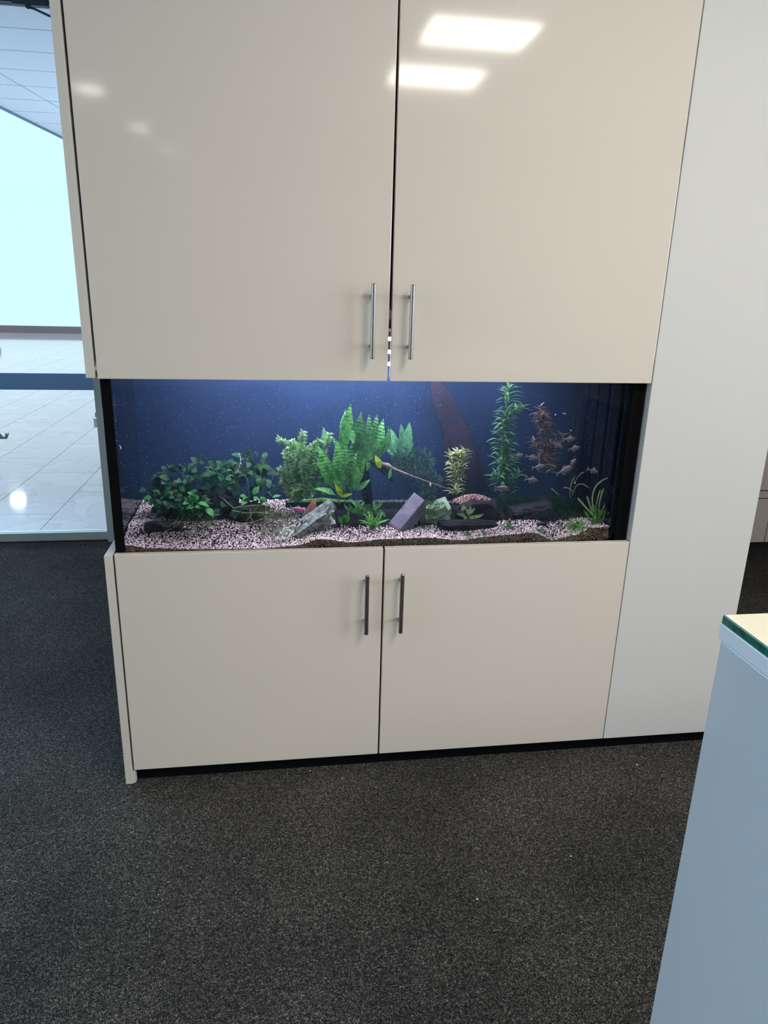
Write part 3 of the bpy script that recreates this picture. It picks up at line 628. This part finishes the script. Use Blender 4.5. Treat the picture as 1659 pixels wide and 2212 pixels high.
# bright white root tangle
wt = thing('root_tangle', 'bright white tangle of roots on the gravel left of the grey rock', 'roots', C(612, 1160, .08))
tendrils(wt, [((607, 1158, .07), (632, 1146, .08), -.01), ((605, 1155, .07), (625, 1140, .08), -.008), ((612, 1165, .065), (620, 1150, .07), .003), ((606, 1150, .07), (612, 1168, .06), -.003), ((618, 1140, .08), (632, 1150, .07), .004), ((622, 1160, .06), (634, 1143, .075), .003), ((600, 1160, .07), (608, 1172, .06), 0), ((612, 1148, .07), (616, 1132, .08), 0), ((628, 1138, .08), (640, 1134, .08), -.002)], M_wroot, 'root', .0016)
fuzz('fine_roots', wt, [(590, 1152, .10, 30, 14, 260), (625, 1150, .09, 30, 12, 200)], leafmat('pale_root_fuzz', (.22, .25, .18), (.4, .42, .34)), .014, .0005, 6)
# B : feathery plant
def sprig(parent, pts_, M, size=.014, dens=26, rad=.001, name='sprig', seed=0, wd=.28):
    """stem with whorls of small leaflets, joined as one part"""
    rs = random.Random(seed); V = []; F = []; P_ = [C(*p) for p in pts_]
    tot = sum((b-a).length for a, b in zip(P_[:-1], P_[1:])); nn = max(3, int(tot*dens*4))
    for i in range(nn):
        t_ = (i+.5)/nn*(len(P_)-1); k_ = min(int(t_), len(P_)-2); p = P_[k_].lerp(P_[k_+1], t_-k_); ax = (P_[k_+1]-P_[k_]).normalized()
        for j in range(5):
            a = rs.uniform(0, 6.28); u = ax.cross(Vector((0, 1, .1))).normalized(); v = ax.cross(u)
            d = (u*math.cos(a)+v*math.sin(a)+ax*rs.uniform(.2, .8)).normalized(); s = size*rs.uniform(.6, 1.2)*(1-.35*t_/(len(P_)-1))
            side = d.cross(Vector((rs.gauss(0, .4), -.6, .8))).normalized()*s*wd/2; b_ = len(V)
            V += [p, p+d*s*.5+side, p+d*s+Vector((0, 0, -.15*s)), p+d*s*.5-side]; F += [(b_, b_+1, b_+2), (b_, b_+2, b_+3)]
    o = link(name, mesh(name, V, F, M), parent); o['kind'] = 'stuff'
    MB().tube(P_, [rad]*len(P_), 5).build('stem', M_stem, parent, True); return o
bpl = thing('feathery_plant', 'light green feathery-leaved plant bush left of the big broad-leaved plant', 'aquarium plant', C(650, 1085, .24))
S = [((650, 1082), (622, 1060), (605, 1040)), ((650, 1080), (618, 1040), (604, 1010)), ((690, 1070), (700, 1030), (702, 1000)), ((640, 1000), (625, 985), (612, 975)), ((660, 1000), (675, 985), (690, 970)), ((655, 1080), (645, 1020), (640, 975), (632, 950)), ((660, 1080), (668, 1010), (675, 970), (690, 950)), ((650, 1085), (625, 1030), (618, 985)), ((640, 975), (620, 960), (600, 945)), ((648, 985), (652, 950), (655, 932)), ((665, 1075), (690, 1020), (700, 975)), ((655, 1080), (640, 1040), (628, 1010)), ((660, 1060), (655, 1010), (660, 965)), ((640, 1080), (622, 1050), (612, 1030)), ((668, 1075), (676, 1035), (682, 1000)), ((690, 1010), (705, 960), (712, 935)), ((650, 1040), (640, 1000), (650, 960)), ((670, 1040), (662, 1000), (672, 960)), ((680, 1070), (650, 1050), (625, 1065))]
for i, s_ in enumerate(S): sprig(bpl, [(a, b_, .21+.02*(i % 3)) for a, b_ in s_], L_wis, .021, 85, .0009, 'foliage', i, .30)
# C : big lance leaves
fm = [blade('leaf', .10, .029, L_fern, 'lance', b_, .07, 14, .35, i) for i, b_ in enumerate((.12, .25, -.15))]
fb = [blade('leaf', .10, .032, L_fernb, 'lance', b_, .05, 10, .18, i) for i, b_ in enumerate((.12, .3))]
cpl = thing('broadleaf_fern', 'large bright green plant of long wavy leaves in the middle of the tank', 'aquarium plant', C(755, 1080, .2))
def lf(par, mel, b, t, y, L0=.10, roll=0, nrm=VIEW, yt=None):
    p0, p1 = C(*b, y), C(*t, y if yt is None else yt); d = p1-p0; leaf(mel, par, p0, d, nrm, d.length/L0, 'leaf', roll)
for i, (b, t, y) in enumerate([((745, 960), (757, 872), .18), ((752, 960), (742, 885), .20), ((770, 985), (783, 885), .20), ((785, 975), (800, 895), .21), ((790, 970), (818, 898), .22), ((765, 960), (748, 905), .17), ((780, 1000), (805, 915), .19), ((800, 1000), (815, 930), .22), ((735, 1040), (728, 950), .16), ((750, 1045), (745, 955), .17), ((755, 1050), (768, 975), .15), ((720, 1055), (690, 960), .15), ((735, 1050), (700, 985), .17), ((745, 1060), (722, 990), .18), ((760, 1055), (790, 985), .19), ((715, 1045), (683, 985), .18), ((725, 1070), (680, 1052), .13), ((750, 1000), (732, 930), .21), ((775, 1030), (762, 940), .19), ((790, 1020), (800, 950), .21), ((805, 1000), (835, 940), .23), ((740, 1065), (712, 1015), .14), ((757, 1060), (740, 1000), .15), ((765, 1060), (778, 1010), .15), ((810, 990), (828, 905), .24), ((820, 985), (845, 925), .24), ((780, 960), (772, 900), .22), ((735, 990), (718, 940), .2), ((770, 1060), (800, 1035), .16)]):
    lf(cpl, fm[i % 3], b, t, y, roll=rnd.uniform(-.9, .9), yt=y+rnd.uniform(-.03, .03))
lf(cpl, blade('leaf', .06, .02, L_yel, 'lance', .3, .1, 9, .2), (740, 1075), (724, 1045), .12, .06); lf(cpl, blade('leaf', .05, .014, L_yel, 'lance', .3, .1, 9, .2), (737, 1073), (762, 1066), .12, .05)
lf(cpl, blade('leaf', .05, .024, L_yel, 'lance', .4, .1, 9, .2), (822, 1012), (812, 984), .17, .05); lf(cpl, fm[0], (840, 1035), (845, 1010), .18)
for i in range(18):
    a = rnd.uniform(0, 6.28); b = (760+rnd.gauss(0, 25), 1110+rnd.gauss(0, 8)); lf(cpl, fm[i % 3], b, (b[0]+math.cos(a)*26, b[1]-14-10*rnd.random()), .15, roll=rnd.uniform(-.6, .6))
tendrils(cpl, [((745, 1095, .16), (740, 1000, .18), 0), ((755, 1095, .16), (768, 1000, .19), 0), ((735, 1090, .16), (720, 1040, .17), 0)], M_stem, 'stalk', .0014)
# D : hazier plants behind
dpl = thing('broadleaf_fern', 'hazy smaller broad-leaved plant behind to the right of the big one', 'aquarium plant', C(860, 1010, .32))
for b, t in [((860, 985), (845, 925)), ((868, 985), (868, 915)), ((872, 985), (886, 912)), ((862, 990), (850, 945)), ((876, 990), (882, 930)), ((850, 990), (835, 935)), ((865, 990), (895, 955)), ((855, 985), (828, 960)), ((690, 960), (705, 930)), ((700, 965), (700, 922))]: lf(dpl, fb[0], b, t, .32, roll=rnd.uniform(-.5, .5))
mpl = thing('moss_bush', 'blurred dark green mossy bush behind the twig right of the big plant', 'aquarium plant', C(900, 1060, .33))
fuzz('foliage', mpl, [(895, 1000, .33, 45, 32, 900), (870, 985, .33, 30, 20, 300), (925, 1040, .32, 30, 22, 300), (915, 1075, .25, 30, 14, 250)], leafmat('moss_leaf', (.04, .11, .06), (.09, .2, .10)), .018, .0009, 9)
mp2 = thing('moss_bush', 'low dark green mossy growth on the stones at the right back', 'aquarium plant', C(1200, 1100, .3))
fuzz('foliage', mp2, [(1120, 1082, .27, 60, 10, 700), (1205, 1105, .22, 60, 26, 2600), (1085, 1095, .24, 30, 16, 500), (1230, 1125, .15, 40, 18, 900), (1140, 1118, .2, 50, 14, 400)], leafmat('deep_moss', (.012, .05, .015), (.03, .10, .03)), .018, .0008, 10)
fuzz('branch_moss', dw, [(775, 990, .22, 10, 4, 40), (795, 994, .21, 14, 5, 60), (820, 1006, .21, 14, 8, 80), (838, 1022, .21, 10, 10, 60), (790, 1040, .23, 10, 35, 200), (848, 1020, .21, 8, 14, 40)], leafmat('dark_moss', (.01, .035, .02), (.03, .08, .04)), .010, .0009, 15)
mp3 = thing('moss_patch', 'bright green moss growing over the knobbly rock', 'aquarium plant', C(935, 1100, .13))
fuzz('foliage', mp3, [(932, 1100, .125, 22, 14, 260), (920, 1120, .12, 14, 10, 90), (950, 1090, .13, 14, 6, 60)], leafmat('bright_moss', (.07, .22, .07), (.16, .38, .14)), .010, .0008, 12)
# stems
def stem_plant(name, label, paths, M, LL, WW, step, seed, y, rad=.0012, up=.45, cat='aquarium plant'):
    rs = random.Random(seed); t = thing(name, label, cat, C(*paths[0][0], y)); ms = [blade('leaf', LL, WW, M, 'lance', b_, 0, 5, .25, i) for i, b_ in enumerate((.3, .6))]
    for pth in paths:
        P_ = [C(*p, y+rs.uniform(-.01, .01)) for p in pth]; MB().tube(P_, [rad]*len(P_), 6).build('stem', M_stem, t, True)
        L_ = sum((b-a).length for a, b in zip(P_[:-1], P_[1:])); nn = int(L_/step)
        for i in range(nn):
            f = (i+1)/nn; u_ = f*(len(P_)-1); k_ = min(int(u_), len(P_)-2); p = P_[k_].lerp(P_[k_+1], u_-k_); a0 = rs.uniform(0, 6.28)
            for j in range(3):
                a = a0+j*2.1+rs.uniform(-.3, .3); d = Vector((math.cos(a), math.sin(a)*.6-.2, up+rs.uniform(-.15, .3)+(.5 if f > .9 else 0)))
                leaf(ms[rs.randrange(2)], t, p, d, (0, 0, 1), rs.uniform(.75, 1.2)*(.75 if f > .92 else 1))
    return t
stem_plant('stem_plant', 'pale bright stem plant with curled leaves standing in front of the dark boulder', [((978, 1075), (982, 1030), (990, 990), (988, 978)), ((985, 1075), (990, 1040), (1000, 1000), (1002, 975)), ((984, 1040), (978, 1010), (972, 985))], L_stem, .030, .0068, .0075, 4, .11)
e1 = thing('stem_plant', 'small yellowish-green leafy stem cutting on the black stone', 'aquarium plant', C(1003, 1118, .09))
ms = [blade('leaf', .026, .010, L_stem, 'lance', .3, .05, 5, .25)]
MB().tube([C(1003, 1118, .1), C(1001, 1090, .1), C(999, 1050, .1)], .001, 6).build('stem', M_stem, e1, True)
for i in range(12): 
    a = rnd.uniform(0, 6.28); p = C(1010+rnd.gauss(0, 6), 1112+rnd.gauss(0, 5), .09); leaf(ms[0], e1, p, (math.cos(a), -.3, .2+abs(math.sin(a))), VIEW, rnd.uniform(.7, 1.1))
for i in range(5): leaf(ms[0], e1, C(1012+4*i, 1118, .09), (1, -.1, .1+.1*i), VIEW, 1.0)
stem_plant('stem_plant', 'tallest green stem plant reaching the top of the water at the right', [((1100, 1080), (1095, 1000), (1090, 930), (1095, 870), (1102, 820)), ((1085, 1075), (1078, 1000), (1083, 935), (1100, 900), (1130, 885)), ((1095, 1065), (1090, 1020), (1100, 990)), ((1085, 1060), (1070, 1030)), ((1092, 1055), (1088, 990), (1086, 925)), ((1100, 1050), (1120, 1025))], L_tall, .042, .0088, .010, 9, .22)
stem_plant('stem_plant', 'hazy reddish pointed stem plant with the purple fish around it', [((1180, 1030), (1178, 960), (1170, 920), (1166, 882)), ((1195, 1020), (1190, 970), (1180, 925), (1168, 895)), ((1165, 1010), (1160, 970), (1150, 955)), ((1185, 1000), (1205, 965), (1215, 945)), ((1185, 1010), (1175, 950), (1168, 900))], L_red, .032, .008, .0075, 13, .25)
# grasses
def grass(label, blades, y, M, wdt=.006, name='grass_plant', rnds=None):
    t = thing(name, label, 'aquarium plant', C(*blades[0][0], y))
    for bl in blades:
        P_ = [C(*p, y) for p in bl]; V = []; F = []
        n_ = 8
        for i in range(n_+1):
            u_ = i/n_; a = P_[0]*(1-u_)**2+P_[1]*2*u_*(1-u_)+P_[2]*u_**2; tg = ((P_[1]-P_[0])*(1-u_)+(P_[2]-P_[1])*u_).normalized()
            s = tg.cross(Vector((0, 1, .2))).normalized()*wdt/2*(.45+.6*u_ if u_ < .93 else .55); V += [a-s, a+Vector((0, .001, 0)), a+s]
            if i: b_ = 3*(i-1); F += [(b_, b_+1, b_+4, b_+3), (b_+1, b_+2, b_+5, b_+4)]
        V = [Vector(v)-t.location for v in V]; me = mesh('blade', V, F, M, True); o = bpy.data.objects.new('blade', me); COL.objects.link(o); o.parent = t
    return t
g1 = grass('clump of long strap-shaped grass blades at the right end of the tank', [((1290, 1125), (1265, 1095), (1248, 1076)), ((1288, 1120), (1262, 1050), (1313, 1032)), ((1292, 1120), (1292, 1085), (1304, 1055)), ((1285, 1115), (1288, 1080), (1297, 1058)), ((1298, 1110), (1308, 1078), (1330, 1065)), ((1280, 1110), (1272, 1085), (1268, 1072)), ((1300, 1105), (1315, 1075), (1325, 1040))], .065, L_pal, .0058)
g1b = [blade('blade', .062, .006, L_gr, 'strap', .3, 0, 6, .1, i) for i in range(2)]
for i in range(34): leaf(g1b[i % 2], g1, C(1284+rnd.gauss(0, 8), 1128+rnd.gauss(0, 5), .07), (rnd.gauss(0, .5), rnd.gauss(0, .25), 1), (0, -1, .2), rnd.uniform(.5, 1.05), 'blade')
grass('thin pale arching grass blades beside the purple fish at the right', [((1232, 1075), (1228, 1050), (1242, 1028)), ((1236, 1070), (1246, 1030), (1272, 1054)), ((1238, 1062), (1225, 1050), (1217, 1054)), ((1208, 1070), (1198, 1062), (1191, 1054)), ((1240, 1045), (1250, 1022), (1262, 1020)), ((1176, 1003), (1188, 1000), (1202, 1010))], .17, L_pal, .0042)
def tuft(label, px, py, y, n, L_, M, spread=.8, name='grass_tuft', wdt=.004):
    t = thing(name, label, 'aquarium plant', C(px, py, y)); me = [blade('blade', L_, wdt, M, 'strap', .5, 0, 5, .1, i) for i in range(2)]
    for i in range(n): leaf(me[i % 2], t, C(px+rnd.gauss(0, 3), py, y)+Vector((0, rnd.gauss(0, .004), 0)), (rnd.gauss(0, spread), rnd.gauss(0, spread*.6)-.2, .9), (0, -.5, .8), rnd.uniform(.6, 1.2), 'blade')
    return t
tuft('dark green spiky tuft on the gravel left of the long grass clump', 1245, 1150, .075, 54, .040, L_gr, .9, wdt=.005)
tuft('fine green grass tuft in the gravel beneath the big central plant', 806, 1140, .10, 44, .045, L_gr, .6)
tuft('small bright green tuft at the right end of the long black stone', 1100, 1142, .085, 16, .024, L_anub, 1.1)
tuft('small bright green tuft on the gravel below the wedge-shaped stone', 1163, 1149, .07, 14, .020, L_anub, 1.2)
tuft('tiny green tuft on the front gravel below the black stone, left one', 1008, 1155, .06, 12, .014, L_anub, 1.2, wdt=.005)
tuft('tiny green tuft on the front gravel below the black stone, right one', 1042, 1157, .06, 12, .014, L_anub, 1.2, wdt=.005)
sp_ = thing('leafy_sprout', 'small yellow-green broad-leaved sprout right of the pale grey rock', 'aquarium plant', C(742, 1128, .09))
for d in ((-.8, -.3, .7), (.2, -.2, 1), (.7, -.3, .6), (-.4, -.6, .2), (.5, -.5, 1)): leaf(anu_b[0], sp_, C(742, 1126, .09), d, VIEW, .75)
sp2 = thing('leafy_sprout', 'dark green broad leaves above the fine grass tuft', 'aquarium plant', C(812, 1110, .13))
for b, t in (((800, 1108), (778, 1092)), ((810, 1110), (828, 1105)), ((812, 1105), (806, 1080)), ((790, 1105), (770, 1110)), ((818, 1100), (835, 1118))): lf(sp2, fm[0], b, t, .13, roll=rnd.uniform(-.4, .4))
sp3 = thing('fallen_leaf', 'translucent reddish leaf standing at the left top of the pale grey rock', 'leaf', C(672, 1112, .15))
lf(sp3, blade('blade', .05, .028, leafmat('red_leaf', (.35, .10, .10), (.5, .2, .16)), 'oval', .2, .05, 7, .2), (668, 1112), (680, 1080), .15, .05)

# ------------------------------------------------------------------ fish
M_fish = mat('rosy_silver_scales', (.42, .30, .38), .35, spec=.6); noisy(M_fish, (.12, .09, .13), (.27, .21, .26), 160, 3)
M_fin = leafmat('pale_fin', (.26, .20, .26), (.36, .3, .36)); M_eye = mat('dark_fish_eye', (.01, .01, .01), .1)
M_pink = mat('magenta_shrimp', (.65, .16, .38), .4)
def fish_meshes(L=1.0, H=.40, M=M_fish):
    b = MB(); prof = [(0.0, .10), (.06, .22), (.16, .62), (.3, .92), (.42, 1.0), (.56, .9), (.7, .66), (.82, .36), (.9, .24), (.97, .26)]
    rings = []; n = 10
    for t_, h in prof:
        x = .5-t_; rings.append([b.bm.verts.new((x, math.cos(2*math.pi*j/n)*h*.085, math.sin(2*math.pi*j/n)*h*H/2)) for j in range(n)])
    for r0, r1 in zip(rings[:-1], rings[1:]):
        for j in range(n): b.bm.faces.new([r0[j], r0[(j+1) % n], r1[(j+1) % n], r1[j]])
    b.bm.faces.new(rings[0][::-1]); b.bm.faces.new(rings[-1]); bmesh.ops.recalc_face_normals(b.bm, faces=b.bm.faces)
    body = bpy.data.meshes.new('body'); b.bm.to_mesh(body); b.bm.free(); body.materials.append(M); body.polygons.foreach_set('use_smooth', [True]*len(body.polygons))
    def fin(name, pts):
        V = [(x, -.006, z) for x, z in pts]+[(x, .006, z) for x, z in pts]; k_ = len(pts)
        return mesh(name, V, [tuple(range(k_)), tuple(range(2*k_-1, k_-1, -1))]+[(i, (i+1) % k_, (i+1) % k_+k_, i+k_) for i in range(k_)], M_fin)
    out = [('body', body), ('tail_fin', fin('tail_fin', [(-.44, .03), (-.66, .20), (-.60, .0), (-.66, -.20), (-.44, -.03)])),
           ('dorsal_fin', fin('dorsal_fin', [(.12, H*.47), (.0, H*.85), (-.16, H*.62), (-.14, H*.40)])),
           ('anal_fin', fin('anal_fin', [(-.02, -H*.44), (-.08, -H*.78), (-.30, -H*.45), (-.30, -H*.22)])),
           ('pelvic_fin', fin('pelvic_fin', [(.16, -H*.46), (.10, -H*.72), (.05, -H*.48)]))]
    e_ = bmesh.new(); bmesh.ops.create_uvsphere(e_, u_segments=10, v_segments=6, radius=.032); e_.transform(Matrix.Translation((.385, -.038, .04))); me = bpy.data.meshes.new('eye'); e_.to_mesh(me); e_.free(); me.materials.append(M_eye); out.append(('eye', me)); return out
FM = fish_meshes()
def fish(px, py, y, L_, tilt, lab, yawd=0, meshes=FM, group='rosy silver fish at the right of the tank'):
    r = bpy.data.objects.new('fish', None); COL.objects.link(r); r.location = C(px, py, y); r.rotation_euler = (0, -math.radians(tilt), math.radians(yawd)); r.scale = (L_,)*3; tag(r, lab, 'fish', group)
    for nme, me in meshes: o = bpy.data.objects.new(nme, me); COL.objects.link(o); o.parent = r
for a in [(1222, 1015, .12, .052, 24, 'largest rosy fish, tilted head up, beside the long grass blades'), (1282, 1017, .075, .034, -16, 'small rosy fish nearest the dark right end, head down'), (1150, 1037, .12, .040, -8, 'rosy fish swimming just below the reddish plant, above the wedge stone'), (1086, 1054, .12, .042, -6, 'rosy fish low beside the gravel heap, leftmost of the shoal'),
          (1166, 1008, .17, .040, 8, 'pale rosy fish half hidden at the foot of the reddish plant'), (1232, 948, .20, .038, 4, 'highest rosy fish, right of the reddish plant'), (1242, 968, .20, .036, 12, 'rosy fish just under the highest one'), (1207, 962, .22, .038, -30, 'rosy fish angled down within the reddish plant'), (1120, 984, .22, .038, 10, 'dim rosy fish between the tall green plant and the reddish plant'), (1150, 988, .20, .036, -12, 'dim rosy fish at the left side of the reddish plant'), (1238, 998, .16, .030, 50, 'yellowish rosy fish steeply head up above the largest fish')]: fish(*a)
FP = fish_meshes(M=M_pink)
fish(644, 1100, .12, .040, -14, 'pinkish-magenta fish with long whisker near the pale grey rock', 0, FP, 'magenta fish')
# bubbles and marks
M_bub = mat('bubble', (.6, .7, .8), .1)
for i, (px, py, s) in enumerate([(1200, 896, .0022), (1217, 893, .0020), (1221, 894, .0018), (1233, 930, .0018), (1242, 1043, .0022)]):
    bm = bmesh.new(); bmesh.ops.create_uvsphere(bm, u_segments=10, v_segments=6, radius=s); me = bpy.data.meshes.new('air_bubble'); bm.to_mesh(me); bm.free(); me.materials.append(M_bub)
    tag(link('air_bubble', me, None, C(px, py, .06)), ['air bubble right of the reddish plant tip, left one of three', 'air bubble right of the reddish plant tip, middle one of three', 'air bubble right of the reddish plant tip, right one of three', 'single air bubble above the highest rosy fish', 'air bubble between the thin arching grass blades'][i], 'bubble', 'air bubbles')
P = []
for i in range(1500): P.append(tuple(C(rnd.uniform(255, 960) if rnd.random() < .8 else rnd.uniform(960, 1330), rnd.uniform(835, 1120), rnd.uniform(.05, .3))))
o = scatter('floating_specks', P, .00065, mat('pale_speck', (.75, .8, .9), .5), None, 20); tag(o, 'fine pale specks drifting in the water', 'specks')
P = []
for i in range(220): P.append(tuple(C(246+rnd.gauss(0, 3)+(i % 5), rnd.choice([870, 945, 950, 985, 900])+rnd.gauss(0, 10), YF+.0095)))
o = scatter('lime_marks', P, .0006, mat('lime_scale', (.6, .65, .7), .6), None, 21); tag(o, 'speckled lime marks along the left front glass', 'marks')
tag(MB().tube([C(258, 961, .045), C(261, 968, .045), C(257, 975, .045)], [.0006, .0022, .0006], 6).build('snail', mat('white_shell', (.7, .75, .8), .4), None, True), 'white crescent snail on the front glass at the left end', 'snail')
# dark ribbed filter wall at the right end of the tank
fl = thing('filter_wall', 'dark ribbed filter wall at the right end of the tank', 'filter', (1.42, .2, TZ0+.006))
M_fl = mat('dark_filter_foam', (.012, .017, .03), .95, spec=.05); noisy(M_fl, (.002, .003, .006), (.010, .014, .026), 90, 5, .6)
for i in range(9):
    y = .055+i*.038; box('rib', (1.437+.003*(i % 2), y, .80), (1.446, y+.032, 1.23), M_fl, fl, .004)

# ------------------------------------------------------------------ reception desk (right foreground)
DX, DY, DZ = .965, -1.206, 1.10
desk = thing('reception_desk', 'white glossy desk with green-edged glass top in the right foreground', 'desk', (DX+.4, -2.0, 0))
box('body', (DX+.002, -2.9, 0), (DX+.9, DY-.004, DZ-.032), mat('gloss_white_desk', (.50, .52, .53), .10), desk, .001)
box('top_slab', (DX, -2.92, DZ-.0305), (DX+.92, DY, DZ-.0102), mat('satin_white_slab', (.66, .69, .71), .25), desk, .0012)
box('glass_top', (DX+.001, -2.92, DZ-.010), (DX+.92, DY-.001, DZ), M_greenedge, desk, .0006)
box('glass_face', (DX+.0025, -2.918, DZ), (DX+.918, DY-.0025, DZ+.0006), mat('cream_back_painted_glass', (.74, .72, .58), .06), desk)
# ------------------------------------------------------------------ drawer unit far right
dr = thing('drawer_unit', 'pale drawer unit with recessed dark plinth glimpsed past the tall cabinet', 'cabinet', (3.3, 1.9, 0))
M_dr = mat('pale_grey_drawer', (.52, .47, .45), .3)
box('plinth', (1.98, 1.75, 0), (4.9, 2.19, .118), mat('dark_plinth', (.05, .04, .04), .6), dr)
box('carcass', (1.98, 1.62, .118), (4.9, 2.195, 1.15), mat('carcass_dark', (.1, .09, .09), .6), dr)
for x0, x1 in ((1.985, 3.20), (3.206, 4.0), (4.006, 4.895)):
    for z0, z1 in ((.121, .379), (.385, .425), (.431, .67), (.676, 1.145)): box('drawer_front', (x0, 1.60, z0), (x1, 1.619, z1), M_dr, dr, .001)
# crumbs on the carpet
for i, (x, y) in enumerate([(.531, .012), (1.585, -.073), (.923, -.533), (1.215, -.424)]):
    bm = bmesh.new(); bmesh.ops.create_icosphere(bm, subdivisions=1, radius=.003)
    for v in bm.verts: v.co = Vector((v.co.x*rnd.uniform(.6, 1.4), v.co.y*rnd.uniform(.5, 1.2), v.co.z*.4+.0012))
    me = bpy.data.meshes.new('paper_crumb'); bm.to_mesh(me); bm.free(); me.materials.append(M_wroot)
    tag(link('paper_crumb', me, None, (x, y-.01, 0)), ['tiny white crumb on the carpet just below the left lower door', 'tiny white crumb on the carpet below the tall cabinet', 'tiny white crumb in the middle of the carpet, nearest the camera', 'tiny white crumb on the carpet left of the desk'][i], 'crumb', 'white crumbs on the carpet')
